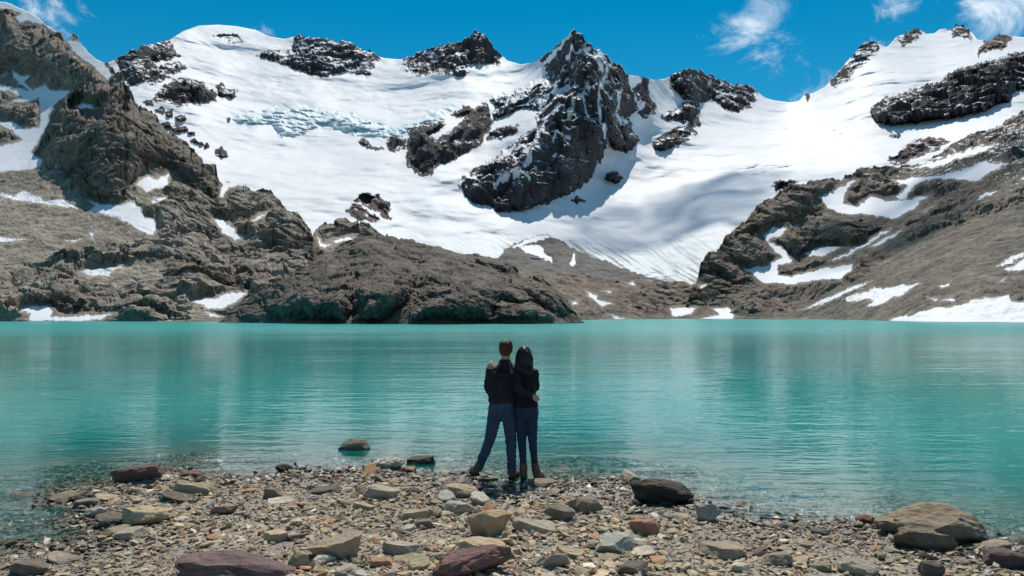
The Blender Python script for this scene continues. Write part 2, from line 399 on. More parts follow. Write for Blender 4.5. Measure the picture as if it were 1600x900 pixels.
    S.grid(0.0)
    # skyline crags only where the ridge is rock
    def raise_sky(poly):
        return [(x, y - 45 if y < np.interp(x, S.xs, S.sky0) + 7 else y) for x, y in poly]
    polys = [raise_sky(r[6]) for r in rocks]
    xs = S.xs; rockline = np.zeros(len(xs))
    for p in polys: rockline = np.maximum(rockline, sstep(-1, 5, sdf(xs, S.sky0 + 4, p, 12)))
    cr = ridged(np.stack([xs / 13., xs * 0 + 2.2, xs * 0], 1), 4, .6) - 0.9
    cr = cr + .8 * fbm(np.stack([xs / 30., xs * 0 + 7.2, xs * 0], 1), 3, .6)
    yt = S.sky0 - cr * 3.0 * rockline
    S.Y = (yt[None] + (S.yb - yt)[None] * S.v[:, None]).ravel(); S.D = S.f(S.X, S.Y)
    S.warp(4.5, 18, 2.2, 7)
    edge = 1.5 * fbm(np.stack([S.X / 5., S.Y / 13., S.X * 0 + 2], 1), 3, .6)
    P0 = S.P(); ids = np.zeros(len(S.X), int); prot = np.zeros(len(S.X)); rockm = np.zeros(len(S.X)); dust = np.zeros(len(S.X)); sdm = np.full(len(S.X), -30.)
    for k, r in enumerate(rocks):
        sd = sdf(S.wx, S.wy, polys[k], 30) + edge
        ids[sd > -1.2] = k + 1; dust[sd > -1.2] = r[5]; sdm = np.maximum(sdm, sd)
        ins = (sd > 0).reshape(S.nr, S.nc)                            # rock faces stand steeper than the snow round them
        cm = np.where(ins, S.D.reshape(S.nr, S.nc), 1e9).min(0); ok = cm < 1e8
        if ok.sum() > 3:
            cm = np.interp(np.arange(S.nc), np.where(ok)[0], cm[ok]); cm = np.convolve(np.pad(cm, 10, 'edge'), np.ones(21) / 21, 'valid')
            steep = np.maximum(S.D - np.repeat(cm[None], S.nr, 0).ravel(), 0) * (.10 if k == 10 else .36) * (1 - np.exp(-np.maximum(sd, 0) / 7.)); prot = np.maximum(prot, steep)
        prot = np.maximum(prot, (.72 if r[3] > 20 else .45) * r[3] * (1 - np.exp(-np.maximum(sd, 0) / r[4]))); rockm = np.maximum(rockm, sstep(-.5, 3.5, sd))
    for q in specks:
        sd = sdf(S.wx, S.wy, q, 12); ids[sd > -.6] = 99; prot = np.maximum(prot, 5 * (1 - np.exp(-np.maximum(sd, 0) / 3))); rockm = np.maximum(rockm, sstep(-1, 1, sd)); dust[sd > 0] = .2
    mor = sdf(S.wx, S.wy, moraine, 40); morm = sstep(-2, 3, mor); ids[(mor > 0) & (ids == 0)] = 98
    # rock relief: rounded ribs with sharp gullies, then crags
    q = P0 * np.array([1, .7, .36])
    ribs = np.abs(fbm(q / 62. + 4, 2, .45)); ribs2 = np.abs(fbm(q * np.array([1, 1, 1.2]) / 24. + 31, 2, .5))
    crag = ridged(P0 / 42., 5, .55); ledge = fbm(P0 * np.array([.6, .6, 2.2]) / 40. + 7, 4, .55)
    fmk = rockm > .01
    rel = rockm * (13 * facets(q + 6 * np.stack([ledge, ledge, ledge], 1), 30., fmk) + 3.4 * facets(P0 * np.array([1, .8, .5]) + 50, 13., fmk) + 15 * ribs + 3.5 * ribs2 + 4.5 * (crag - .8) + 2.5 * ledge + 1.6 * np.abs(fbm(P0 * np.array([1, .7, .5]) / 11. + 61, 3, .6)) - 4.0 * cracks(P0 * np.array([1, .6, .42]), 34.) - 2.0 * cracks(P0 * np.array([1, .7, .55]) + 300, 15.) + .8 * fbm(P0 / 6., 3, .6))
    below = S.Y - np.repeat(yt[None], S.nr, 0).ravel()
    rel = rel * (.12 + .88 * (1 - np.exp(-np.maximum(sdm, 0) / 15.))) * (.25 + .75 * sstep(0, 45, below))
    # snow relief: broad rolls, drifts; ice cliffs and crevasses
    roll = fbm(P0 / np.array([260., 260., 160.]) + 3, 3, .5) * 26 + fbm(P0 / np.array([70., 70., 50.]) + 8, 3, .5) * 7.5 + fbm(P0 / np.array([26., 26., 20.]) + 18, 3, .55) * 1.3
    icep = z2([(240, 260), (300, 235), (460, 200), (560, 175), (700, 180), (860, 200), (1000, 230), (1150, 280), (1280, 310), (1380, 275), (1500, 205), (1600, 170), (1640, 190), (1600, 260), (1480, 290), (1380, 330), (1330, 380), (1180, 390), (1030, 370), (880, 320), (800, 320), (720, 355), (560, 385), (470, 300), (360, 320), (270, 300)])
    icd = sdf(S.wx, S.wy, icep, 30); icem = sstep(-3, 5, icd)
    cre = ridged(np.stack([S.X / 34., S.Y / 7. - S.X / 60., S.X * 0 + 5], 1), 4, .55)
    crack = sstep(1.0, 1.45, cre) * icem
    smallcre = 0
    for (cx, cy, rx, ry) in ((430, 135, 45, 9), (1285, 205, 60, 14), (1180, 270, 70, 14), (612, 168, 20, 7), (672, 157, 22, 6), (1350, 195, 30, 8)):
        m = np.exp(-((S.X - cx) / rx) ** 2 - ((S.Y - cy) / ry) ** 2)
        smallcre = np.maximum(smallcre, m * sstep(.95, 1.4, ridged(np.stack([S.X / 40., S.Y / 8. + S.X / 90., S.X * 0 + 11], 1), 3, .5)))
    cliffd = np.exp(-((S.Y - (165 + 38 * np.sin(np.clip((S.X - 400) / 250, 0, 1) * 3.1))) / 12.) ** 2)
    D = S.D - prot + (1 - rockm) * roll - 22 * icem * (1 - np.exp(-np.maximum(icd, 0) / 14)) + 5 * crack + 3 * smallcre - icem * 6 * (ridged(np.stack([S.X / 22., S.Y / 10., S.X * 0 + 8.], 1), 4, .6) - .8)
    low = sstep(338, 415, S.Y) * (1 - rockm)                        # bare wrinkled ice of the tongue
    flow = np.stack([(S.X + (S.Y - 400) * -1.6) / 9., S.Y / 60. + S.X / 300., S.X * 0], 1)
    flow = flow + .5 * np.stack([fbm(P0 / 60., 2), fbm(P0 / 60. + 9, 2), S.X * 0], 1); strk = fbm(flow, 4, .6)
    D = D + low * (fbm(P0 / 14., 4, .6) * 2.5)
    D = D - morm * (16 * (1 - np.exp(-np.maximum(mor, 0) / 18))) + morm * 2.0 * fbm(P0 / 10., 4, .6)
    S.Pf = S.push(D, rel); S.extend(260, None)
    N = S.normals(S.PV)[S.nb:S.nb + S.nr].reshape(-1, 3); nz = N[:, 2]
    # colours: what lies on the ground
    q3 = S.Pf
    n_f = fbm(q3 / 11., 4, .6); n_m = fbm(q3 / 55. + 2, 4, .55)
    rock = np.array((.068, .061, .066)) * (1 + .35 * n_m)[:, None]
    brown = sstep(.1, .6, fbm(q3 * np.array([1, .5, .3]) / 48. + 21, 3, .5))[:, None]
    brown = brown * .6; rock = rock * (1 - brown) + np.array((.125, .10, .082)) * brown
    warm = sstep(1370, 1440, S.X) * sstep(190, 215, S.Y) + (ids == 25) + (ids == 28) + (ids == 18)
    rock = rock * (1 - .8 * np.clip(warm, 0, 1))[:, None] + np.array((.165, .115, .095)) * (.8 * np.clip(warm, 0, 1))[:, None]
    hgt = sstep(330, 90, S.Y)
    thr = 1.22 - dust * (.45 + .75 * hgt)
    srock = sstep(-.045, .045, nz + .34 * n_f + .24 * n_m - thr) * (dust > 0)
    snow = np.where(ids > 0, srock, 1.0); snow = np.where(ids == 98, 0, snow)
    gul = np.full(len(S.X), 1e3)                                       # snow-filled gullies on the tallest peak
    for line, wd in ((c2([(975, 530), (955, 575), (925, 620), (900, 680), (850, 760)]), 2.6), (c2([(1240, 300), (1215, 370), (1190, 430), (1185, 500), (1210, 560), (1225, 640)]), 2.0), (c2([(1130, 405), (1110, 460), (1135, 505)]), 1.4),
                     (c5([(720, 122), (750, 102), (785, 92)]), 2.0), (c5([(795, 78), (840, 105), (875, 130)]), 2.2), (c2([(1060, 150), (1020, 205), (985, 245), (950, 280)]), 3.0), (c2([(1045, 255), (1090, 265), (1110, 235), (1150, 220)]), 2.6),
                     (c2([(1170, 235), (1160, 290), (1200, 330)]), 2.2), (c2([(1000, 410), (960, 440), (920, 470)]), 3.0), (c2([(1050, 620), (1000, 600), (985, 640)]), 1.3), (c2([(1080, 480), (1060, 530), (1030, 560)]), 1.6), (c2([(1290, 420), (1265, 500), (1300, 560)]), 1.8)):
        for (ax, ay), (bx, by) in zip(line, line[1:]):
            ex, ey = bx - ax, by - ay; t = np.clip(((S.wx - ax) * ex + (S.wy - ay) * ey) / (ex * ex + ey * ey), 0, 1)
            gul = np.minimum(gul, np.hypot(S.wx - ax - t * ex, S.wy - ay - t * ey) - wd)
    snow = np.where(ids == 11, np.maximum(snow, sstep(.9, -.4, gul + 1.2 * n_f)), snow)
    sc = SNOW[None] * np.ones((len(S.X), 1)); ice = np.clip(icem * (.35 + .5 * fbm(np.stack([S.X / 40., S.Y / 14., S.X * 0], 1), 3) + .5 * crack + 0.15), 0, 1)[:, None]
    sc = sc * (1 - ice) + ICE * ice
    tong = (low * np.clip(.62 + .45 * strk, 0, 1))[:, None]; sc = sc * (1 - tong) + np.array((.52, .65, .69)) * tong
    rub = sstep(-4, 8, sdf(S.wx, S.wy, c5([(300, 150), (360, 160), (440, 200), (520, 262), (430, 272), (375, 265), (350, 220)]), 20)) * (.5 + .35 * np.clip(fbm(np.stack([S.X / 4., S.Y / 4., S.X * 0], 1), 3), -1, 1))
    sc = sc * (1 - rub[:, None]) + np.array((.60, .72, .76)) * rub[:, None]
    # dirt lines melting out near the moraine and the tongue's edge
    near = np.exp(-np.maximum(-mor, 0) / 16.) * sstep(365, 400, S.Y) + 0.45 * sstep(60, 0, np.abs(S.X - 1085 + (S.Y - 440) * -.4)) * sstep(395, 440, S.Y)
    dirt = np.clip(sstep(.05, .55, strk + .25 * n_f) * near * 1.2 + .25 * low * sstep(.25, .6, strk), 0, .9)[:, None]
    sc = sc * (1 - dirt) + np.array((.16, .15, .13)) * dirt
    pink = (sstep(.2, .7, fbm(np.stack([S.X / 26., S.Y / 40., S.X * 0 + 4], 1), 3)) * np.exp(-((S.X - 985) / 30) ** 2 - ((S.Y - 265) / 30) ** 2) * .35)[:, None]
    sc = sc * (1 - pink) + np.array((.6, .42, .34)) * pink
    mc = np.array((.175, .165, .15)) * (1 + .3 * n_f)[:, None]
    msnow = np.maximum(sdf(S.wx, S.wy, c5([(820, 385), (900, 370), (940, 395), (965, 430), (992, 470), (970, 462), (930, 442), (880, 420)]), 20),
                       np.maximum(sdf(S.wx, S.wy, c5([(1050, 470), (1060, 430), (1080, 408), (1090, 450), (1075, 485)]), 20), np.maximum(sdf(S.wx, S.wy, c5([(790, 385), (880, 352), (960, 335), (970, 348), (890, 372), (800, 395)]), 20),
                                  sdf(S.wx, S.wy, c5([(1060, 355), (1150, 400), (1160, 412), (1070, 375)]), 20))))
    ids[(msnow > 0) & (ids == 98)] = 97; snow = np.where(ids == 97, 1.0, snow)
    col = np.where((ids == 98)[:, None], mc, np.where((ids > 0)[:, None] & (ids != 97)[:, None], rock * (1 - snow[:, None]) + SNOW * snow[:, None], sc))
    col = np.where((ids == 97)[:, None], SNOW, col)
    specs = {0: ('glacier', None), 98: ('moraine', None), 97: ('snow_patch', 98), 99: ('rock_debris', None)}
    for k, r in enumerate(rocks): specs[k + 1] = (r[0], None)
    ob = S.build(ids, np.clip(col, .01, .95), snow, specs, MAT_A)
    tag(ob[0], 'white glacier and snowfield filling the basin below the peaks', 'glacier', kind='structure')
    tag(ob[98], 'grey gravel moraine fan at the glacier tongue', 'moraine', kind='structure')
    tag(ob[99], 'scattered dark rocks poking through snow beside the brown mountain', 'rocks', kind='stuff')
    for k, r in enumerate(rocks):
        if k + 1 in ob: tag(ob[k + 1], r[1], r[2], kind='structure')


def build_side(S, crag, bumps, snows, scree, rockcol, screecol, amp, wave, mat, names, label, cat, drop=-6.0, back=160, warp=(3.2, 14, 1.5, 4.5), dust=None, ribk=1.0, darker=None):
    """a nearer mountain: rock with scree aprons, rock bulges and lying snow"""
    S.grid(crag); S.warp(*warp)
    P0 = S.P(); n = len(S.X); prot = np.zeros(n); rockb = np.zeros(n)
    for a, e, poly in bumps:
        sd = sdf(S.wx, S.wy, poly, 30); prot = np.maximum(prot, a * (1 - np.exp(-np.maximum(sd, 0) / e))); rockb = np.maximum(rockb, sstep(-4, 8, sd))
    smax = np.full(n, -14.)
    for poly in snows: smax = np.maximum(smax, sdf(S.wx, S.wy, poly, 14))
    prot = prot * (1 - sstep(-12, -2.5, smax))
    sm = np.zeros(n)
    for poly in scree: sm = np.maximum(sm, sstep(-8, 14, sdf(S.wx, S.wy, poly, 40)))
    sm = sm * (1 - rockb)
    ids = np.zeros(n, int); snow = np.zeros(n)
    for k, poly in enumerate(snows):
        sd = sdf(S.wx, S.wy, poly, 14); ids[sd > 0] = k + 1; snow = np.maximum(snow, sstep(-.3, .9, sd))
    fl = np.maximum(sm * .86, .9 * sstep(-10, -1.5, smax))
    w = wave
    fw = P0 + .22 * w * np.stack([perlin(P0 / (w * .5) + 1), perlin(P0 / (w * .5) + 21), perlin(P0 / (w * .5) + 41)], 1)
    fk = fl < .85
    rel = (1 - fl) * amp * (.30 * facets(fw * np.array([1, .8, 1.25]) + P0[:, [2, 0, 1]] * .35, w * .42, fk) + .10 * facets(fw + 70, w * .17, fk) + .03 * facets(P0 + 170, w * .075, fk) + .50 * (ridged(P0 * np.array([1, .8, .8]) / (w * 1.2), 4, .40) - .8) + .7 * ribk * np.abs(fbm(P0 * np.array([1, .7, .45]) / (w * .9) + 5, 2, .45)) + .08 * fbm(P0 / (w * .25) + 9, 4, .55) + .10 * np.abs(fbm(P0 / (w * .30) + 19, 4, .58)) - .26 * cracks(P0 * np.array([1, .7, .8]) + P0[:, [2, 0, 1]] * .5, w * .55) - .12 * cracks(P0 * np.array([.8, .8, 1.3]) - P0[:, [2, 0, 1]] * .4 + 200, w * .24) - .05 * cracks(P0 + 400, w * .11))
    rel = rel + sm * amp * .10 * fbm(P0 / (w * .18), 4, .65)
    foot = sstep(0, 10, S.yb[None].repeat(S.nr, 0).ravel() - S.Y)
    D = S.D - prot * (.15 + .85 * foot)
    S.Pf = S.push(D, rel * (.1 + .9 * foot)); S.extend(back, drop)
    q = S.Pf; nf = fbm(q / (w * .12), 4, .62); nm = fbm(q / (w * .7) + 3, 4, .55)
    N = S.normals(S.PV)[S.nb:S.nb + S.nr].reshape(-1, 3); nz = N[:, 2]
    rock = np.array(rockcol) * (1 + .42 * nm + .22 * nf)[:, None]
    br = sstep(.0, .7, fbm(q / (w * 1.3) + 13, 4, .55))[:, None] * .55
    rock = rock * (1 - br) + np.array(rockcol) * np.array((1.28, 1.03, .82)) * br
    # gravel lies on the ledges
    led = (sstep(.55, .85, nz + .15 * nf) * .75)[:, None]
    sc = np.array(screecol) * (1 + .16 * nm + .25 * nf)[:, None]
    rock = rock * (1 - led) + sc * led
    col = rock * (1 - sm[:, None]) + sc * sm[:, None]
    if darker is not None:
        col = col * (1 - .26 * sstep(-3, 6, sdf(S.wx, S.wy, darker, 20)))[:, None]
    if dust is not None:
        dm = dust(S.X, S.Y); ds = sstep(-.03, .03, nz + .2 * nf - (1.05 - .5 * dm)) * (dm > 0)
        snow = np.maximum(snow, ds)
    col = col * (1 - snow[:, None]) + SNOW * snow[:, None]
    specs = {0: (names[0], None)}
    for k in range(len(snows)): specs[k + 1] = ('snow_patch', 0)
    ob = S.build(ids, np.clip(col, .01, .95), snow, specs, mat)
    tag(ob[0], label, cat, kind='structure')
    return ob


def build_left_mountain():
    sky = [(-170, -60), (-60, -10), (0, 3), (21, 9), (42, 17), (70, 37), (87, 49), (96, 58), (108, 65), (114, 53), (121, 58), (130, 73), (150, 91), (168, 101), (182, 115), (194, 130), (200, 147), (217, 165), (241, 189),
           (262, 210), (287, 231), (304, 248), (336, 273), (350, 288), (356, 283), (371, 287), (402, 300), (420, 308), (445, 320), (465, 337), (480, 351), (489, 366), (496, 353), (507, 346), (535, 345), (560, 352), (600, 372), (640, 400), (700, 440), (760, 475), (830, 499)]
    sh = 290
    ctrl = [(-150, 502, sh), (0, 502, sh), (150, 502, sh), (300, 502, sh), (450, 502, 292), (700, 502, 300), (830, 502, 300), (0, 460, 312), (100, 430, 345), (250, 450, 325), (300, 420, 365), (420, 440, 345), (100, 350, 430), (0, 300, 490), (150, 310, 480),
            (200, 250, 520), (200, 170, 585), (130, 180, 590), (190, 125, 640), (300, 270, 545), (300, 246, 590), (60, 150, 680), (0, 150, 690), (0, 5, 830), (110, 62, 760), (-150, -50, 850), (-150, 200, 640), (-150, 400, 360), (400, 302, 540), (380, 340, 490), (480, 352, 520), (535, 345, 540),
            (450, 400, 410), (350, 390, 430), (600, 380, 520), (700, 445, 400)]
    S = Sheet(sky, [(-170, 502), (830, 502.4)], ctrl, 1.25, -110, 830, 1.25, 5.0)
    bulge = c1([(330, 395), (470, 392), (540, 400), (600, 470), (690, 540), (820, 660), (960, 780), (1015, 840), (985, 890), (900, 870), (800, 800), (760, 760), (650, 760), (590, 830), (560, 900), (430, 930), (330, 830), (240, 740), (130, 660), (190, 560), (230, 480)])
    bumps = [(34, 26, bulge),
             (22, 16, c1([(0, 60), (90, 110), (180, 110), (260, 170), (360, 260), (450, 340), (470, 390), (330, 390), (240, 380), (140, 330), (60, 290), (0, 260)])),
             (12, 10, c1([(110, 345), (180, 335), (215, 365), (190, 395), (130, 390)])), (12, 10, c1([(0, 450), (100, 460), (170, 450), (175, 540), (110, 570), (0, 520)])),
             (18, 14, c4([(940, 215), (1000, 130), (1070, 105), (1180, 160), (1220, 220), (1140, 255), (1050, 275), (960, 260)])), (14, 14, c4([(1040, 300), (1200, 230), (1290, 230), (1370, 300), (1425, 385), (1250, 390), (1100, 350)])),
             (15, 9, c4([(720, 515), (760, 478), (900, 452), (1100, 458), (1250, 485), (1330, 530), (1250, 572), (1000, 556), (780, 545)])), (10, 8, c4([(760, 580), (900, 550), (1060, 570), (1000, 610), (870, 625), (790, 605)])),
             (11, 8, c4([(95, 605), (150, 560), (300, 555), (395, 600), (380, 640), (230, 650), (110, 645)])), (8, 6, c4([(220, 445), (300, 428), (390, 455), (370, 480), (240, 465)])), (8, 6, c4([(380, 440), (480, 420), (640, 430), (600, 465), (500, 485), (400, 455)])),
             (8, 7, c4([(480, 380), (560, 365), (600, 395), (540, 410)])), (7, 6, c4([(570, 570), (640, 555), (680, 580), (630, 592)])), (7, 6, c4([(460, 700), (560, 670), (700, 680), (860, 690), (860, 716), (470, 718)])), (8, 6, c4([(400, 640), (520, 590), (640, 600), (760, 650), (700, 680), (480, 670)])),
             (9, 6, c4([(1400, 300), (1450, 275), (1530, 272), (1600, 292), (1640, 330), (1560, 345), (1470, 350), (1420, 330)])), (9, 8, c4([(1200, 460), (1260, 420), (1400, 390), (1420, 410), (1360, 440), (1280, 500)]))]
    snows = [c1([(-200, -320), (0, -60), (60, -30), (120, 0), (205, 75), (258, 130), (240, 148), (190, 112), (120, 95), (90, 105), (70, 80), (90, 60), (50, 45), (0, 38), (-200, -60)]),
             c1([(270, 130), (310, 175), (350, 185), (400, 225), (450, 265), (500, 335), (480, 362), (430, 312), (370, 268), (320, 225)]),
             c1([(50, 310), (80, 330), (140, 340), (110, 370), (140, 400), (210, 378), (228, 403), (322, 404), (265, 450), (228, 490), (212, 560), (180, 620), (135, 680), (190, 718), (185, 750), (100, 762), (-60, 775), (-60, 650), (60, 640), (100, 625), (60, 590), (-40, 548), (50, 540), (110, 572), (170, 572), (180, 500), (172, 440), (100, 462), (30, 455), (100, 435), (50, 412), (-40, 402), (-40, 370), (60, 385), (128, 408), (60, 350)]),
             c1([(600, 822), (655, 785), (700, 800), (755, 770), (745, 830), (690, 850), (650, 860)]), c1([(330, 482), (370, 460), (440, 486), (370, 487)]),
             c4([(-60, 145), (0, 150), (60, 160), (100, 142), (150, 150), (200, 182), (270, 175), (365, 218), (280, 212), (170, 195), (0, 170), (-60, 165)]),
             c4([(330, 140), (380, 175), (430, 192), (540, 207), (600, 188), (632, 225), (642, 262), (690, 270), (695, 335), (640, 327), (560, 275), (440, 237), (400, 228), (420, 205)]), c4([(665, 198), (690, 175), (742, 168), (735, 190)]),
             c4([(955, 265), (990, 265), (1010, 290), (1050, 308), (1045, 325), (1095, 345), (1050, 362), (990, 327)]), c4([(1090, 283), (1140, 258), (1200, 234), (1160, 267)]), c4([(1000, 92), (1068, 113), (1020, 132), (992, 166), (975, 160)]),
             c4([(-60, 335), (0, 338), (60, 350), (140, 356), (60, 367), (-60, 364)]), c4([(278, 362), (380, 349), (330, 372)]), c4([(396, 318), (428, 322), (415, 352)]), c4([(345, 506), (430, 488), (565, 474), (500, 502), (492, 522), (400, 522)]), c4([(428, 410), (478, 410), (468, 430)]),
             c4([(78, 670), (130, 653), (222, 653), (242, 676), (222, 702), (320, 698), (440, 688), (518, 683), (440, 716), (300, 722), (130, 722), (130, 690)]), c4([(856, 628), (950, 622), (1042, 588), (1105, 600), (1050, 634), (990, 664), (920, 662)]), c4([(915, 680), (960, 690), (1000, 705), (930, 703)]),
             c4([(1480, 362), (1580, 338), (1560, 357), (1500, 372)]), c4([(1405, 330), (1440, 370), (1490, 380), (1450, 394), (1425, 385)])]
    scree = [[(-120, 285), (0, 272), (60, 262), (100, 280), (150, 320), (200, 340), (240, 365), (200, 390), (100, 410), (0, 430), (-120, 430)], [(190, 400), (260, 410), (260, 440), (150, 450), (90, 440)], [(200, 300), (260, 290), (250, 330), (210, 330)]]
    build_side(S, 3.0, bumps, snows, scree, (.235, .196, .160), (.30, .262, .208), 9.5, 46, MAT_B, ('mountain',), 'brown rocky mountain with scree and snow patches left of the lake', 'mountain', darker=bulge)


def build_right_mountain():
    sky = [(1060, 497), (1078, 470), (1088, 440), (1096, 410), (1103, 397), (1120, 394), (1132, 378), (1137, 368), (1160, 348), (1180, 328), (1204, 312), (1220, 299), (1236, 288), (1262, 283), (1285, 281), (1310, 280), (1335, 272), (1355, 266), (1390, 265), (1425, 257), (1442, 256), (1470, 240), (1495, 226), (1540, 202), (1570, 190), (1600, 177), (1720, 120), (1800, 90)]
    ctrl = [(1060, 498, 522), (1100, 498, 522), (1200, 498.5, 475), (1300, 499, 435), (1380, 501, 327), (1450, 503, 261), (1600, 504, 237), (1780, 505, 218), (1500, 440, 330), (1600, 420, 325), (1600, 300, 470), (1600, 180, 680), (1500, 228, 700), (1425, 257, 710), (1300, 281, 710), (1204, 313, 690),
            (1134, 372, 630), (1110, 410, 600), (1300, 340, 650), (1350, 400, 530), (1250, 430, 560), (1450, 340, 550), (1200, 470, 530), (1780, 100, 720), (1780, 330, 400), (1300, 460, 470), (1400, 470, 370)]
    S = Sheet(sky, [(1060, 498.3), (1200, 498.6), (1300, 499.2), (1380, 501), (1450, 503), (1600, 504), (1800, 505)], ctrl, 1.25, 1060, 1720, 1.2, 9.0)
    bumps = [(22, 14, c6([(270, 352), (350, 280), (400, 225), (470, 180), (560, 110), (650, 88), (770, 95), (790, 130), (680, 165), (700, 215), (600, 270), (520, 280), (420, 330), (340, 340)])),
             (22, 12, c6([(490, 380), (560, 300), (700, 220), (820, 245), (960, 265), (1000, 300), (960, 330), (850, 390), (760, 385), (690, 390), (620, 420), (580, 440), (545, 410)])),
             (18, 9, c6([(280, 395), (340, 335), (430, 330), (470, 390), (515, 432), (440, 468), (340, 490), (300, 440)])), (12, 8, c6([(175, 450), (200, 418), (270, 420), (300, 490), (400, 545), (300, 560), (230, 510), (180, 480)])),
             (14, 10, c6([(790, 190), (830, 140), (900, 100), (1000, 95), (1085, 120), (1040, 160), (930, 160), (850, 205)])), (12, 9, c6([(1090, 170), (1130, 110), (1230, 85), (1290, 90), (1200, 140), (1130, 165)])),
             (10, 9, c6([(500, 500), (560, 470), (700, 440), (740, 460), (640, 500), (560, 520)])), (14, 18, c6([(1040, 350), (1200, 250), (1400, 190), (1600, 110), (1600, 200), (1400, 260), (1180, 340), (1080, 370)]))]
    bank = c6([(985, 712), (1080, 690), (1190, 660), (1280, 655), (1400, 620), (1530, 600), (1545, 640), (1600, 630), (1900, 600), (1900, 760), (1000, 760)])
    snows = [c6([(672, 168), (740, 148), (800, 138), (790, 190), (850, 207), (920, 160), (1000, 180), (1090, 175), (1172, 158), (1110, 222), (1020, 262), (930, 252), (870, 240), (800, 243), (720, 212)]),
             c6([(1010, 90), (1100, 78), (1200, 73), (1300, 48), (1440, -2), (1445, 12), (1525, 12), (1390, 97), (1300, 88), (1200, 87), (1110, 112), (1075, 180), (1020, 172), (1080, 120)]),
             c6([(478, 300), (540, 308), (520, 342), (480, 347), (462, 362), (540, 402), (567, 460), (500, 472), (500, 515), (560, 520), (640, 500), (720, 480), (845, 462), (825, 502), (780, 537), (700, 532), (640, 547), (560, 557), (430, 547), (370, 502), (345, 490), (440, 470), (515, 435), (470, 392), (432, 340)]),
             c6([(615, 418), (700, 383), (795, 393), (700, 432), (630, 432)]), c6([(735, 443), (850, 393), (960, 328), (1010, 297), (985, 327), (900, 382), (830, 417), (750, 450)]), c6([(905, 388), (1000, 333), (1070, 302), (1010, 352), (940, 388)]),
             c6([(785, 628), (850, 600), (930, 573), (1110, 553), (1155, 546), (1060, 602), (960, 645), (895, 653), (930, 620), (830, 635)]), c6([(605, 668), (720, 618), (800, 578), (925, 538), (850, 582), (790, 608), (700, 653)]), bank,
             c6([(1460, 485), (1540, 438), (1600, 408), (1600, 432), (1530, 468)]), c6([(1508, 492), (1560, 463), (1610, 440), (1610, 485), (1530, 510)]), c6([(1222, 568), (1272, 543), (1265, 557), (1235, 575)]), c6([(1228, 632), (1280, 613), (1292, 636)]), c6([(1168, 618), (1218, 616), (1210, 630)]),
             c6([(1388, 172), (1470, 133), (1477, 141), (1410, 180)]), c6([(1118, 238), (1192, 210), (1160, 230)]), c6([(1480, 553), (1518, 528), (1510, 547)]), c3([(1110, 747), (1200, 723), (1300, 688), (1400, 658), (1485, 648), (1400, 688), (1290, 718), (1190, 757)]),
             c6([(800, 110), (840, 85), (855, 90), (830, 112), (790, 150), (760, 150), (740, 135)]), c6([(140, 560), (190, 560), (165, 580)]), c6([(560, 298), (615, 283), (600, 292), (575, 302)])]
    scree = [[(1330, 440), (1400, 380), (1500, 320), (1600, 260), (1740, 200), (1740, 470), (1600, 460), (1500, 465), (1420, 470), (1300, 490), (1250, 480)], [(1250, 470), (1400, 460), (1600, 460), (1740, 470), (1740, 510), (1200, 510)]]
    ob = build_side(S, 2.2, bumps, snows, scree, (.205, .163, .132), (.19, .168, .132), 8, 42, MAT_B, ('mountain',), 'dark brown scree mountain with snow strips right of the lake', 'mountain', dust=lambda x, y: .35 * sstep(300, 230, y) * sstep(1350, 1420, x))


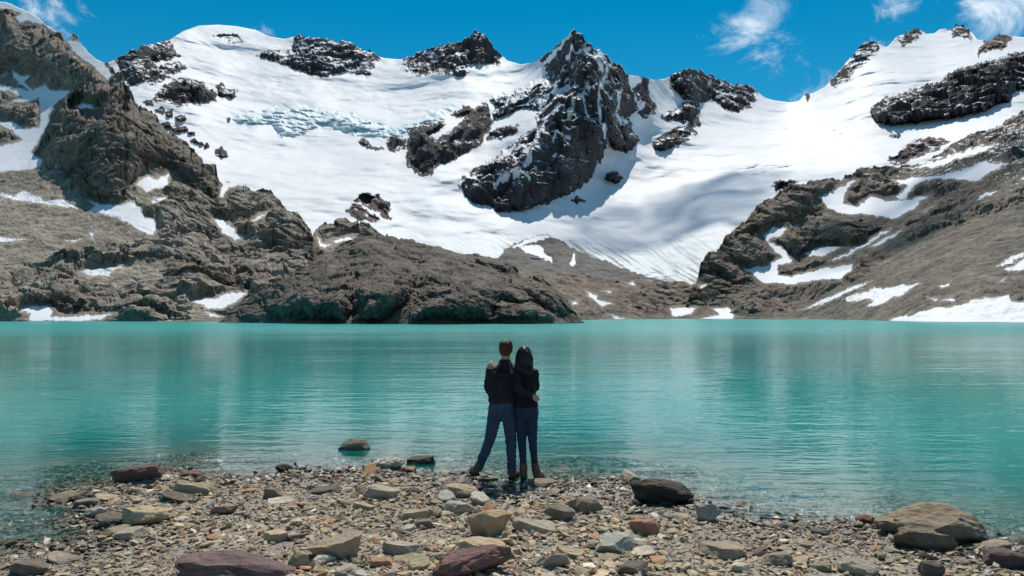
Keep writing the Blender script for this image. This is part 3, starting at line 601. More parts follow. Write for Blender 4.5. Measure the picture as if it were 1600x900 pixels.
def build_middle():
    sky = [(740, 500), (770, 470), (800, 440), (812, 426), (835, 425), (855, 430), (880, 428), (905, 432), (940, 436), (980, 431), (1010, 437), (1060, 441), (1090, 446), (1120, 441), (1150, 441), (1180, 446), (1210, 462), (1240, 478), (1290, 494), (1330, 499.5)]
    ctrl = [(740, 501, 330), (900, 500, 373), (960, 498.5, 475), (1050, 498, 522), (1200, 498.3, 490), (1330, 499.5, 420), (820, 428, 560), (900, 432, 580), (1000, 435, 590), (1100, 446, 585), (1180, 446, 560), (900, 465, 470), (1000, 465, 540), (1100, 470, 545), (1240, 480, 500)]
    S = Sheet(sky, [(740, 501.5), (900, 500), (960, 498.6), (1050, 498.2), (1200, 498.5), (1330, 500)], ctrl, 1.3, 742, 1325, 1.0, 13.0)
    bumps = [(9, 5, c5([(1000, 520), (1100, 500), (1180, 515), (1100, 540)])), (10, 5, c5([(1215, 530), (1260, 518), (1320, 530), (1300, 548), (1230, 550)])), (9, 6, c5([(1040, 600), (1120, 590), (1170, 640), (1110, 660), (1060, 640)])), (10, 5, c6([(20, 640), (100, 620), (220, 625), (200, 650), (60, 660)])),
             (8, 5, c6([(280, 640), (380, 610), (460, 630), (440, 660), (330, 660)])), (8, 5, c5([(1450, 640), (1560, 625), (1620, 640), (1560, 660)])), (7, 5, c6([(400, 690), (480, 665), (600, 670), (590, 700), (430, 705)])), (8, 5, c5([(1080, 690), (1140, 660), (1200, 680), (1190, 708)]))]
    snows = [c6([(15, 662), (60, 658), (135, 656), (115, 690), (60, 700), (30, 702)]), c6([(200, 665), (280, 658), (305, 690), (300, 712), (130, 712), (170, 700), (240, 690)]), c6([(525, 708), (612, 692), (620, 712), (530, 716)]), c5([(1120, 583), (1185, 606), (1180, 622), (1265, 643), (1200, 654), (1160, 625)]),
             c5([(1298, 552), (1350, 543), (1350, 563)]), c5([(1195, 584), (1245, 583), (1240, 594)]), c5([(1235, 690), (1285, 700), (1335, 710), (1260, 712)]), c6([(310, 668), (405, 662), (400, 672), (330, 680)]), c6([(490, 620), (560, 616), (550, 626)]), c5([(1405, 535), (1425, 535), (1420, 545)]), c5([(1065, 632), (1090, 628), (1085, 645), (1070, 650)])]
    build_side(S, 2.2, bumps, snows, [], (.195, .150, .120), (.21, .172, .135), 3.4, 20, MAT_B, ('terrain',), 'low hummocky brown rubble ground between lake and glacier tongue', 'terrain', back=60, warp=(2.0, 12, 1.2, 4))


def build_knoll():
    sky = [(340, 504), (349, 499), (358, 488), (372, 473), (388, 462), (420, 448), (452, 437), (470, 424), (490, 408), (510, 396), (535, 386), (555, 375), (580, 370), (597, 368), (614, 374), (642, 379), (677, 386), (702, 391), (719, 400), (744, 400), (765, 401), (786, 409), (800, 416), (812, 428), (835, 433), (858, 440), (872, 452), (884, 466), (892, 486), (905, 499), (915, 503)]
    ctrl = [(345, 503, 236), (450, 505, 214), (600, 506, 199), (750, 506, 200), (880, 505, 210), (912, 503, 225), (600, 455, 211), (480, 460, 222), (720, 455, 212), (830, 460, 222), (560, 375, 290), (640, 381, 288), (740, 402, 278), (800, 417, 265), (870, 455, 240), (420, 448, 248), (600, 410, 240), (700, 425, 232), (510, 398, 272), (370, 475, 244)]
    S = Sheet(sky, [(340, 503.6), (400, 505.2), (500, 506.2), (780, 506.2), (860, 505.5), (915, 503.6)], ctrl, 1.05, 341, 914, 1.0, 21.0)
    def e(p): return K(330, 330, .375, p)
    bumps = [(17, 20, e([(350, 300), (480, 215), (560, 200), (600, 270), (590, 420), (560, 465), (300, 465), (200, 400)])), (15, 18, e([(590, 330), (760, 210), (830, 215), (870, 280), (800, 400), (700, 465), (590, 465)])),
             (17, 20, e([(860, 330), (900, 270), (1010, 225), (1080, 225), (1200, 280), (1340, 370), (1290, 400), (1200, 390), (1180, 465), (820, 465), (830, 410)])), (9, 8, e([(1170, 400), (1210, 385), (1270, 412), (1350, 395), (1430, 440), (1430, 466), (1170, 466)])),
             (8, 10, e([(1280, 320), (1400, 300), (1480, 350), (1500, 440), (1440, 440), (1350, 380)])), (7, 8, e([(770, 180), (800, 140), (900, 130), (950, 180), (900, 220), (800, 200)])), (7, 8, e([(1090, 210), (1180, 190), (1260, 230), (1230, 265), (1150, 245)])), (6, 8, e([(560, 170), (640, 130), (740, 150), (720, 190), (600, 200)]))]
    build_side(S, 2.4, bumps, [], [], (.128, .106, .088), (.165, .138, .112), 2.7, 20, MAT_E, ('rock_knoll',), 'big rounded dark brown rock knoll rising from the far lake shore', 'rock', back=45, warp=(3, 14, 1.5, 4), drop=-5)


build_basin(); build_left_mountain(); build_right_mountain(); build_middle(); build_knoll()


# ------------------------------------------------------------------ shore, lake bed, water
def gpx(x, y, z=0.0):
    d = (CH - z) * F / (y - HY); return ((x - 800) * d / F, d)

LAND = [(-300, 900), (-100, 880), (0, 874), (60, 868), (110, 852), (160, 828), (140, 802), (118, 786), (150, 766), (180, 753), (230, 742), (300, 744), (370, 748), (430, 743), (520, 742), (600, 742), (680, 746), (715, 760), (780, 776), (850, 768), (895, 752), (945, 758), (985, 782), (1050, 795), (1120, 800), (1180, 806), (1250, 816), (1330, 826), (1400, 842), (1500, 862), (1570, 868), (1640, 882), (1800, 910)]
LANDW = [gpx(x, y) for x, y in LAND]
LANDW = [(-40, -30), (-40, LANDW[0][1] - 3)] + LANDW + [(40, LANDW[-1][1] - 3), (40, -30)]

def ground_z(x, y):
    x = np.atleast_1d(np.asarray(x, float)); y = np.atleast_1d(np.asarray(y, float))
    d = sdf(x, y, LANDW, 60.0)
    z = np.where(d > 0, .050 * d - .0018 * d * d, .055 * d - .004 * np.minimum(d * d, 400))
    q = np.stack([x, y, x * 0], 1)
    z = z + .035 * fbm(q / 1.3, 3) * np.exp(-np.abs(d) / 6) + .010 * fbm(q / .22, 3, .6)
    return np.where(d < -30, -5.0, np.maximum(z, -5.0))

def beach_mat():
    m = bpy.data.materials.new('shingle_bed'); m.use_nodes = True; T = NT(m.node_tree); b = T.n['Principled BSDF']
    g = T.add('ShaderNodeNewGeometry'); p = g.outputs['Position']
    vo = T.add('ShaderNodeTexVoronoi'); vo.inputs['Scale'].default_value = 42; T.link(p, vo.inputs['Vector'])
    n = T.noise(p, 6, 6, .6)
    c = T.mix(T.remap(n, .3, .7), (.19, .155, .115), (.34, .285, .215))
    c = T.mix(.45, c, T.mix(.75, vo.outputs['Color'], (.27, .225, .17)))
    sp = T.add('ShaderNodeSeparateXYZ'); T.link(p, sp.inputs[0])
    wet = T.remap(T.math('ADD', sp.outputs[2], T.math('MULTIPLY', n, .05)), .03, .10, 1, 0)
    c = T.mix(T.math('MULTIPLY', wet, .38), c, (.045, .04, .03))
    T.link(c, b.inputs['Base Color']); T.link(T.remap(wet, 0, 1, .9, .45), b.inputs['Roughness'])
    bp = T.add('ShaderNodeBump'); bp.inputs['Distance'].default_value = .012; bp.inputs['Strength'].default_value = .8
    T.link(T.math('ADD', vo.outputs['Distance'], n), bp.inputs['Height']); T.link(bp.outputs[0], b.inputs['Normal'])
    return m

def uneven(vals): return np.array(sorted(set(np.round(vals, 4))))

def build_shore():
    ys = uneven(np.concatenate([np.arange(-8, 4, .5), np.arange(4, 14, .06), np.arange(14, 24, .25), np.arange(24, 60, 2.0)]))
    xs = uneven(np.concatenate([np.arange(-45, -8, 1.0), np.arange(-8, 8, .07), np.arange(8, 46, 1.0)]))
    X, Y = np.meshgrid(xs, ys); Z = ground_z(X.ravel(), Y.ravel())
    C = len(xs); r, c = np.meshgrid(np.arange(len(ys) - 1), np.arange(C - 1), indexing='ij'); a = (r * C + c).ravel()
    me = np_mesh('beach', np.stack([X.ravel(), Y.ravel(), Z], 1), np.stack([a, a + 1, a + C + 1, a + C], 1))
    o = link_mesh('beach', me, beach_mat())
    tag(o, 'stony shingle beach along the near edge of the lake', 'beach', kind='structure')
    # lake bed and valley floor: one sheet to the horizon
    V = np.array([(-6000, -3000, -7), (6000, -3000, -7), (6000, 9000, -7), (-6000, 9000, -7)], float)
    g = link_mesh('ground', np_mesh('ground', V, np.array([[0, 1, 2, 3]])), o.data.materials[0])
    tag(g, 'valley floor under the lake and mountains', 'ground', kind='structure')
    return o
BEACH = build_shore()

def build_water():
    ys = uneven(np.concatenate([np.arange(2, 16, .12), np.arange(16, 40, .6), np.geomspace(40, 640, 60)]))
    xs = uneven(np.concatenate([-np.geomspace(9, 700, 50), np.arange(-9, 9, .12), np.geomspace(9, 700, 50)]))
    X, Y = np.meshgrid(xs, ys); z = ground_z(X.ravel(), Y.ravel())
    dep = np.where((Y.ravel() > 45) | (np.abs(X.ravel()) > 40), 5.0, np.maximum(-z, 0))
    C = len(xs); r, c = np.meshgrid(np.arange(len(ys) - 1), np.arange(C - 1), indexing='ij'); a = (r * C + c).ravel()
    me = np_mesh('lake', np.stack([X.ravel(), Y.ravel(), X.ravel() * 0], 1), np.stack([a, a + 1, a + C + 1, a + C], 1))
    at = me.attributes.new('depth', 'FLOAT', 'POINT'); at.data.foreach_set('value', dep.astype(np.float32))
    m = bpy.data.materials.new('glacial_water'); m.use_nodes = True; T = NT(m.node_tree); T.n.clear()
    out = T.add('ShaderNodeOutputMaterial'); g = T.add('ShaderNodeNewGeometry'); p = g.outputs['Position']
    ad = T.add('ShaderNodeAttribute', attribute_name='depth'); dp = ad.outputs['Fac']
    big = T.noise(T.mapping(p, (.05, .09, 1)), 1.0, 3, .5)
    # ripples: long crests across the view, wavelets on top; calmer and rougher lanes
    r1 = T.noise(T.mapping(p, (1.3, 3.2, 1), (0, 0, .10)), 1.0, 1, .45, .6)
    r2 = T.noise(T.mapping(p, (4.2, 9.5, 1), (0, 0, -.14)), 1.0, 2, .45, .4)
    r3 = T.noise(T.mapping(p, (.22, .8, 1), (0, 0, .06)), 1.0, 2, .5, .3)
    lane = T.remap(T.noise(T.mapping(p, (.03, .09, 1)), 1.0, 3, .55), .35, .65, .55, 1.25)
    h = T.math('ADD', T.math('ADD', T.math('MULTIPLY', r1, .026), T.math('MULTIPLY', r2, .0085)), T.math('MULTIPLY', r3, .05))
    spw = T.add('ShaderNodeSeparateXYZ'); T.link(p, spw.inputs[0])
    h = T.math('MULTIPLY', T.math('MULTIPLY', h, lane), T.remap(spw.outputs[1], 9, 130, .42, 1.35))      # sheltered at the beach, choppy offshore
    bp = T.add('ShaderNodeBump'); bp.inputs['Strength'].default_value = 1.0; bp.inputs['Distance'].default_value = 1.0
    T.link(h, bp.inputs['Height'])
    turb = T.math('SUBTRACT', 1.0, T.math('POWER', 2.718, T.math('MULTIPLY', dp, -3.1)))
    body = T.add('ShaderNodeBsdfDiffuse'); body.inputs['Color'].default_value = (.008, .41, .372, 1)
    tr = T.add('ShaderNodeBsdfTransparent'); tr.inputs['Color'].default_value = (.86, .95, .93, 1)
    mx = T.add('ShaderNodeMixShader'); T.link(turb, mx.inputs[0]); T.link(tr.outputs[0], mx.inputs[1]); T.link(body.outputs[0], mx.inputs[2])
    gl = T.add('ShaderNodeBsdfGlossy'); gl.inputs['Roughness'].default_value = .035; T.link(T.remap(spw.outputs[1], 9, 130, .05, .16), gl.inputs['Roughness']); T.link(bp.outputs[0], gl.inputs['Normal'])
    fr = T.add('ShaderNodeFresnel'); fr.inputs['IOR'].default_value = 1.33; T.link(bp.outputs[0], fr.inputs['Normal'])
    k = T.math('MULTIPLY', fr.outputs[0], T.remap(spw.outputs[1], 20, 150, 1.0, .60))
    m2 = T.add('ShaderNodeMixShader'); T.link(k, m2.inputs[0]); T.link(mx.outputs[0], m2.inputs[1]); T.link(gl.outputs[0], m2.inputs[2])
    T.link(m2.outputs[0], out.inputs['Surface'])
    o = link_mesh('lake', me, m); tag(o, 'turquoise glacial lake with small ripples', 'lake', kind='structure')
build_water()


# ------------------------------------------------------------------ stones
def stone_mat(name, attr=False):
    m = bpy.data.materials.new(name); m.use_nodes = True; T = NT(m.node_tree); b = T.n['Principled BSDF']
    g = T.add('ShaderNodeNewGeometry'); p = g.outputs['Position']
    if attr:
        a = T.add('ShaderNodeAttribute', attribute_name='col'); base = a.outputs['Color']; q = p
    else:
        oi = T.add('ShaderNodeObjectInfo'); base = oi.outputs['Color']
        q = T.vmath('ADD', p, T.comb(oi.outputs['Random'])) if hasattr(T, 'comb') else p
    n1 = T.noise(q, 9, 8, .66, .4); n2 = T.noise(T.mapping(q, (1, 1, 3.5), (.3, .2, 0)), 26, 6, .65); n3 = T.noise(q, 3.2, 4, .6, .8)
    v = T.math('ADD', T.math('ADD', T.remap(n1, .25, .75, .76, 1.50, False), T.remap(n2, .25, .75, -.22, .22, False)), T.remap(n3, .3, .7, -.12, .28, False))
    c = T.vmath('MULTIPLY', T.vmath('MULTIPLY', base, (1.0, .94, .84)), v)
    if not attr:
        rust = T.remap(T.math('ADD', n3, T.math('MULTIPLY', n1, .35)), .73, .86, 0, .55)
        c = T.mix(rust, c, (.26, .13, .06))
        lich = T.remap(n2, .66, .76, 0, .45); c = T.mix(lich, c, (.36, .34, .30))
    sp = T.add('ShaderNodeSeparateXYZ'); T.link(p, sp.inputs[0])
    wet = T.remap(T.math('ADD', sp.outputs[2], T.math('MULTIPLY', n3, .06)), .045, .11, 1, 0)
    c = T.mix(wet, c, T.vmath('MULTIPLY', c, (.42, .40, .37)))
    T.link(c, b.inputs['Base Color']); T.link(T.remap(wet, 0, 1, .88, .38), b.inputs['Roughness'])
    b.inputs['Specular IOR Level'].default_value = .35
    bp = T.add('ShaderNodeBump'); bp.inputs['Distance'].default_value = .055 if not attr else .008; bp.inputs['Strength'].default_value = .75
    T.link(T.math('ADD', n1, T.math('MULTIPLY', n2, .5)), bp.inputs['Height']); T.link(bp.outputs[0], b.inputs['Normal'])
    return m
MAT_STONE = stone_mat('weathered_stone'); MAT_PEB = stone_mat('pebble', True)

def ico(sub):
    bm = bmesh.new(); bmesh.ops.create_icosphere(bm, subdivisions=sub, radius=1.0)
    V = np.array([v.co[:] for v in bm.verts]); Fc = np.array([[v.index for v in f.verts] for f in bm.faces]); bm.free(); return V, Fc
ICO = {k: ico(k) for k in (1, 2, 3, 4)}

def rock_shape(sub, seed, planes, lo, hi, rough, slab=0.0):
    r = np.random.default_rng(seed); V, Fc = ICO[sub]; V = V.copy()
    N = r.normal(size=(planes, 3)); N /= np.linalg.norm(N, axis=1)[:, None]; d = r.uniform(lo, hi, planes)
    if slab > 0:
        t = r.normal(size=3) * .10 + np.array([0, 0, 1]); t /= np.linalg.norm(t)
        N = np.concatenate([[t, -t], N]); d = np.concatenate([[slab, slab], d])
    V = V * 1.25
    for it in range(2):
        for n, o in zip(N, d):
            e = V @ n - o; V -= np.maximum(e, 0)[:, None] * n
    if rough > 0:
        V = V * (1 + rough * fbm(V * 1.7 + seed % 97, 4, .6) + rough * .45 * (ridged(V * 2.6 + seed % 53, 3, .6) - .9))[:, None]
    if rough > 0 and slab > 0:                                     # split along its bedding
        t = np.floor((V[:, 2] + .08 * fbm(V * 2. + seed % 31, 2)) * 5.5); V[:, :2] *= (1 + .07 * np.sin(t * 12.9898 + seed))[:, None]
    V -= (V.max(0) + V.min(0)) / 2; V /= (V.max(0) - V.min(0)).max(0)[None] * np.ones(3)
    V /= (V.max(0) - V.min(0)); return V, Fc                         # unit box, centred

C_TAN, C_GREY, C_RUST, C_PURP, C_DARK, C_OLIV, C_PALE, C_RED, C_BLUE = (.47, .38, .27), (.38, .34, .285), (.43, .25, .14), (.17, .118, .125), (.08, .072, .065), (.34, .295, .205), (.58, .53, .455), (.33, .18, .135), (.40, .395, .37)
FOOT = []

def place_px(x0, x1, y0, y1, deep):
    """from what the photograph shows of a stone to its place and size in metres"""
    yb = y1 - .10 * (y1 - y0); xc = (x0 + x1) / 2; z = 0.0
    for _ in range(4):
        X, D = gpx(xc, yb, z); z = float(ground_z(X, D)[0])
    w = (x1 - x0) / F * D; dp = w * deep; tot = (y1 - y0) / F * D
    h = max(tot - dp * .95 * (CH - z) / D, tot * .24) * .9
    return X, D + dp * .40, z, w, dp, h

def boulder(label, x0, x1, y0, y1, col, kind='block', deep=.75, name='boulder', tilt=None, cat='boulder'):
    X, Y, z, w, dp, h = place_px(x0, x1, y0, y1, deep); seed = int(x0 * 31 + y0 * 7)
    P = {'block': (10, .62, .92, .12, .62), 'round': (6, .80, 1.05, .12, 0), 'slab': (9, .66, 1.0, .10, .42), 'wedge': (8, .50, .90, .12, .70), 'crag': (13, .62, .95, .17, 0)}[kind]
    V, Fc = rock_shape(4 if w > .5 else 3, seed, *P[:3], P[3], P[4])
    big = h * 1.30; V = V * np.array([w * 1.03, dp, big]); V[:, 2] += big / 2 - h * .27
    a = (rng.uniform(-.05, .16), rng.uniform(-.18, .18), 0) if tilt is None else tilt
    me = np_mesh(name, V, Fc, smooth=False); o = link_mesh(name, me, MAT_STONE)
    o.location = (X, Y, z); o.rotation_euler = a; o.color = (*col, 1)
    tag(o, label, cat); FOOT.append((X, Y, max(w, dp) * .5)); return o

BIG = [
    ('dark purple-brown wedge boulder at the water edge on the left shore', 172, 250, 722, 757, (.13, .10, .10), 'wedge', .6),
    ('pale flat stone right of the dark wedge boulder', 233, 266, 739, 752, C_PALE, 'round', .8),
    ('reddish stone half in water near the left shoreline', 272, 314, 734, 749, (.20, .11, .09), 'block', .7),
    ('tan peaked boulder with dark shaded front on the left beach', 182, 266, 784, 827, C_TAN, 'wedge', .7),
    ('dark stone leaning against the tan peaked boulder', 138, 188, 800, 829, (.17, .15, .12), 'wedge', .8),
    ('grey-tan slab just below the tan peaked boulder', 170, 222, 821, 847, C_GREY, 'block', .8),
    ('wet grey slab in the shallows left of the tan peaked boulder', 107, 150, 775, 796, (.22, .22, .22), 'slab', .8),
    ('tan slab behind the wet grey slab in the shallows', 134, 178, 770, 788, C_TAN, 'slab', .9),
    ('small blue-grey pale stone beside the wet grey slab', 128, 166, 789, 810, C_BLUE, 'block', .7),
    ('olive boulder with sloping top near the left shoreline', 264, 332, 751, 778, C_OLIV, 'block', .6),
    ('long thin dark slab under the olive sloping boulder', 242, 332, 771, 787, (.15, .13, .11), 'slab', .5),
    ('brown angular block at the bottom left corner', 8, 68, 868, 904, (.19, .15, .13), 'wedge', .7),
    ('largest purple rock at the bottom edge of the beach', 258, 462, 853, 925, C_PURP, 'crag', .45),
    ('tan slab in front of the largest purple rock', 322, 404, 887, 912, C_TAN, 'slab', .7),
    ('long flat grey slab above the brown corner block', 64, 117, 865, 883, C_GREY, 'slab', .7),
    ('orange wet stone alone in the shallows at the left edge', 12, 46, 768, 782, (.36, .17, .07), 'round', .8),
    ('rounded dark grey boulder standing alone in the water', 527, 577, 682, 719, (.17, .16, .14), 'round', .75),
    ('pale grey boulder at the waterline', 574, 632, 710, 738, C_PALE, 'round', .7),
    ('dark pointed boulder beside the pale grey waterline boulder', 626, 680, 711, 733, (.085, .075, .068), 'wedge', .7),
    ('small low rock farthest out in the water', 403, 438, 697, 713, C_GREY, 'block', .7),
    ('small dark round stone at the edge of the water', 429, 456, 723, 741, C_DARK, 'round', .8),
    ('small tan stone right of the small dark round stone', 447, 469, 732, 744, C_TAN, 'block', .8),
    ('brown three-cornered stone on the beach below the small dark round stone', 406, 440, 757, 783, (.23, .19, .16), 'wedge', .8),
    ('long smooth oval boulder in front of the man', 688, 747, 753, 781, C_TAN, 'round', .6),
    ('grey rounded slab below the smooth oval boulder', 688, 742, 777, 806, C_GREY, 'slab', .8),
    ('pale slab tucked beside the smooth oval boulder', 734, 764, 768, 792, C_PALE, 'slab', .9),
    ('big tan wedge rock with an orange side', 726, 796, 789, 846, (.40, .31, .21), 'wedge', .75),
    ('dark oval stone left of the smooth oval boulder', 618, 657, 759, 776, (.15, .12, .11), 'round', .7),
    ('grey mounded stone left of the dark oval stone', 563, 622, 756, 783, C_GREY, 'block', .7),
    ('tan slab left of the big tan wedge rock', 620, 675, 791, 815, C_OLIV, 'slab', .7),
    ('small grey cube-like stone left of the big tan wedge rock', 648, 677, 806, 827, (.24, .23, .22), 'wedge', .9),
    ('small blue-grey stone under the tan slab', 616, 650, 818, 835, C_BLUE, 'block', .8),
    ('big tan-grey slab with an orange lower edge', 478, 566, 830, 882, (.34, .28, .215), 'slab', .75),
    ('olive wedge beside the largest purple rock', 444, 484, 858, 894, C_OLIV, 'wedge', .8),
    ('pale block in front of the big tan-grey slab', 482, 522, 861, 888, C_PALE, 'block', .8),
    ('purple layered slab at the bottom edge', 678, 806, 850, 912, (.175, .108, .105), 'wedge', .55),
    ('tan slab behind the purple layered slab', 713, 788, 836, 866, C_TAN, 'slab', .7),
    ('grey-tan slab between the big slab and the purple layered slab', 593, 657, 839, 870, C_GREY, 'slab', .75),
    ('orange-brown stone below the big tan-grey slab', 578, 616, 866, 890, C_RUST, 'block', .8),
    ('thin flat stone left of the purple layered slab', 612, 659, 864, 880, C_OLIV, 'slab', .8),
    ('grey stone at the bottom edge below the orange-brown stone', 518, 562, 879, 906, C_GREY, 'block', .8),
    ('small round pale stone before the purple layered slab', 678, 702, 879, 903, C_PALE, 'round', .8),
    ('thin dark slab lying flat mid beach', 478, 532, 758, 774, (.14, .12, .10), 'slab', .6),
    ('flat tan slab on fine gravel left of centre', 408, 447, 824, 849, C_TAN, 'slab', .8),
    ('black craggy boulder at the waterline right of the couple', 985, 1093, 743, 794, (.062, .055, .050), 'crag', .55),
    ('pointed pale stone next to the black craggy boulder', 1093, 1131, 784, 820, (.36, .33, .29), 'wedge', .8),
    ('dark grey square-edged block right of centre', 848, 897, 784, 817, (.20, .18, .15), 'wedge', .8),
    ('brown stone with hollow dark front beside the square-edged block', 888, 944, 772, 806, (.24, .20, .16), 'block', .7),
    ('brick red angular stone on the right beach', 986, 1033, 804, 840, C_RED, 'wedge', .85),
    ('pale blue-grey flat slab below the brick red stone', 931, 996, 828, 868, (.43, .43, .40), 'slab', .9),
    ('large flat tan slab on gravel right of the brick red stone', 1098, 1170, 838, 877, (.34, .28, .22), 'slab', .9),
    ('grey slab with thick edge left of the square-edged block', 798, 868, 808, 836, C_GREY, 'slab', .7),
    ('cluster-like low wet rock at the waterline beside the woman', 858, 914, 729, 744, (.30, .26, .20), 'crag', .6),
    ('dark slanting stone at the bottom edge right of centre', 966, 1018, 873, 906, (.14, .125, .11), 'wedge', .8),
    ('long grey stone at the bottom left of the pale blue-grey slab', 838, 892, 860, 892, C_GREY, 'block', .6),
    ('slim tan stone above the long grey stone', 868, 914, 851, 876, C_TAN, 'slab', .7),
    ('small tan slab in front of the pale blue-grey slab', 934, 970, 864, 879, C_OLIV, 'slab', .8),
    ('pale thin slab right of the pale blue-grey slab', 988, 1027, 854, 873, C_PALE, 'slab', .8),
    ('biggest smooth brown boulder at the right shoreline', 1388, 1562, 772, 858, (.27, .22, .165), 'round', .6),
    ('shark-fin shaped brown stone before the biggest shoreline boulder', 1405, 1494, 820, 868, (.20, .165, .125), 'wedge', .5),
    ('dark purple-brown rock at the right picture edge', 1546, 1640, 846, 895, (.12, .085, .085), 'crag', .7),
    ('rust red stone at the right waterline', 1341, 1372, 802, 822, (.27, .11, .06), 'round', .8),
    ('grey domed stone at the bottom right', 1316, 1378, 866, 904, C_GREY, 'round', .8),
    ('dark grey stone at the right shoreline', 1268, 1304, 822, 838, (.16, .155, .15), 'round', .8),
    ('small grey stone at the right shoreline', 1213, 1234, 814, 829, (.26, .24, .24), 'round', .8),
    ('pale pinkish slab under the biggest shoreline boulder', 1532, 1588, 842, 864, (.42, .35, .30), 'slab', .7),
    ('small dark stone left of the biggest shoreline boulder', 1371, 1392, 814, 828, C_DARK, 'round', .8),
    ('grey-brown slab at the lower right beach', 1196, 1243, 858, 888, (.25, .215, .18), 'slab', .8),
    ('dark tilted slab standing up at the bottom right', 1442, 1478, 875, 908, (.12, .115, .10), 'wedge', .7),
]
for L, x0, x1, y0, y1, c, k, dp in BIG: boulder(L, x0, x1, y0, y1, c, k, dp)
boulder('wet tan slab under the woman\'s boots', 822, 875, 745, 764, (.33, .25, .16), 'slab', 1.0, tilt=(0, 0, 0))
boulder('dark flat stone awash behind the man\'s legs', 748, 778, 744, 756, (.09, .085, .075), 'slab', .9, tilt=(0, 0, 0))

# stones one can pick out: pieces of the beach
PAL = [C_TAN, C_TAN, C_TAN, C_GREY, C_GREY, C_OLIV, C_PALE, (.40, .33, .24), (.34, .28, .215), C_RUST, (.24, .17, .15), C_BLUE, (.24, .2, .165), (.42, .34, .25), (.44, .36, .26), C_OLIV]
def scatter():
    shapes = []
    for k in range(26):
        V, Fc = rock_shape(2, 500 + k, 7, .55, .95, .05, rng.choice([.35, .5, .7]))
        bm = bmesh.new(); vs = [bm.verts.new(v) for v in V]
        for f in Fc: bm.faces.new([vs[i] for i in f])
        bmesh.ops.dissolve_limit(bm, angle_limit=math.radians(9), verts=bm.verts[:], edges=bm.edges[:])
        me = bpy.data.meshes.new('stone'); bm.to_mesh(me); bm.free(); me.materials.append(MAT_STONE); shapes.append(me)
    spots = []; tries = 0
    while len(spots) < 300 and tries < 30000:
        tries += 1
        D = 4.9 + (11.4 - 4.9) * rng.random() ** 1.15; X = rng.uniform(-.68, .68) * D; z = float(ground_z(X, D)[0])
        if z < -.05 or (z < .0 and rng.random() < .6): continue
        s = min(.098 * (1 - rng.random()) ** -.42, .30) * (.75 + D / 28)
        if any((X - a) ** 2 + (D - b) ** 2 < (.8 * r + .42 * s) ** 2 for a, b, r in FOOT): continue
        if any((X - a) ** 2 + (D - b) ** 2 < (.40 * (r + s)) ** 2 for a, b, r in spots): continue
        if abs(X) < .75 and 9.7 < D < 11.2: continue
        spots.append((X, D, s))
        o = bpy.data.objects.new('stone', shapes[rng.integers(26)]); COL.objects.link(o); o.parent = BEACH
        hz = s * rng.uniform(.17, .42); o.scale = (s, s * rng.uniform(.55, .95), hz)
        o.rotation_euler = (rng.normal() * .22, rng.normal() * .22, rng.uniform(0, 6.28)); o.location = (X, D, z + hz * .22)
        c = np.array(PAL[rng.integers(len(PAL))]) * rng.uniform(.75, 1.15); o.color = (*c, 1)
    # the pebbles nobody could count
    protos = []
    for k in range(14):
        r = np.random.default_rng(900 + k); bm = bmesh.new()
        q = r.normal(size=(11, 3)); q /= np.linalg.norm(q, axis=1)[:, None]
        for v in q: bm.verts.new(v)
        bmesh.ops.convex_hull(bm, input=bm.verts[:]); bmesh.ops.triangulate(bm, faces=bm.faces[:])
        bm.verts.index_update(); protos.append((np.array([v.co[:] for v in bm.verts]), np.array([[v.index for v in f.verts] for f in bm.faces]))); bm.free()
    n = 48000
    D = 4.6 + 8.6 * rng.random(n) ** 1.05; X = rng.uniform(-.72, .72, n) * D; z = ground_z(X, D)
    keep = (z > -.16) & ((z > -.03) | (rng.random(n) < .55)); D, X, z = D[keep], X[keep], z[keep]; n = len(D)
    patch = fbm(np.stack([X / 1.1, D / .8, X * 0 + 3], 1), 3)
    s = np.clip(.029 * (1 - rng.random(n)) ** -.48, .016, .11) * (.85 + .5 * np.clip(patch, -.6, .8)) * (.7 + D / 22)
    pal = np.array(PAL); Vs, Fs, Cs, off = [], [], [], 0
    pid = rng.integers(14, size=n)
    for k in range(14):
        V, Fc = protos[k]; m = np.where(pid == k)[0]; nm = len(m); nv = len(V)
        sx = s[m]; S3 = np.stack([sx * .62, sx * rng.uniform(.32, .6, nm), sx * rng.uniform(.10, .27, nm)], 1)
        P = V[None] * S3[:, None]
        tx, ty, tz = rng.normal(size=nm) * .30, rng.normal(size=nm) * .30, rng.uniform(0, 6.28, nm)
        y, zz = P[..., 1].copy(), P[..., 2].copy(); P[..., 1] = y * np.cos(tx)[:, None] - zz * np.sin(tx)[:, None]; P[..., 2] = y * np.sin(tx)[:, None] + zz * np.cos(tx)[:, None]
        x, zz = P[..., 0].copy(), P[..., 2].copy(); P[..., 0] = x * np.cos(ty)[:, None] + zz * np.sin(ty)[:, None]; P[..., 2] = -x * np.sin(ty)[:, None] + zz * np.cos(ty)[:, None]
        x, y = P[..., 0].copy(), P[..., 1].copy(); P[..., 0] = x * np.cos(tz)[:, None] - y * np.sin(tz)[:, None]; P[..., 1] = x * np.sin(tz)[:, None] + y * np.cos(tz)[:, None]
        P += np.stack([X[m], D[m], z[m] + S3[:, 2] * .35 + rng.uniform(0, .012, nm)], 1)[:, None]
        c = pal[rng.integers(len(pal), size=nm)] * rng.uniform(.7, 1.25, (nm, 1))
        Vs.append(P.reshape(-1, 3)); Fs.append((Fc[None] + (np.arange(nm) * nv)[:, None, None] + off).reshape(-1, 3)); Cs.append(np.repeat(c, nv, 0)); off += nm * nv
    me = np_mesh('pebbles', np.concatenate(Vs), np.concatenate(Fs), None, np.concatenate(Cs), None, False)
    o = link_mesh('pebbles', me, MAT_PEB, BEACH); o['kind'] = 'stuff'
scatter()


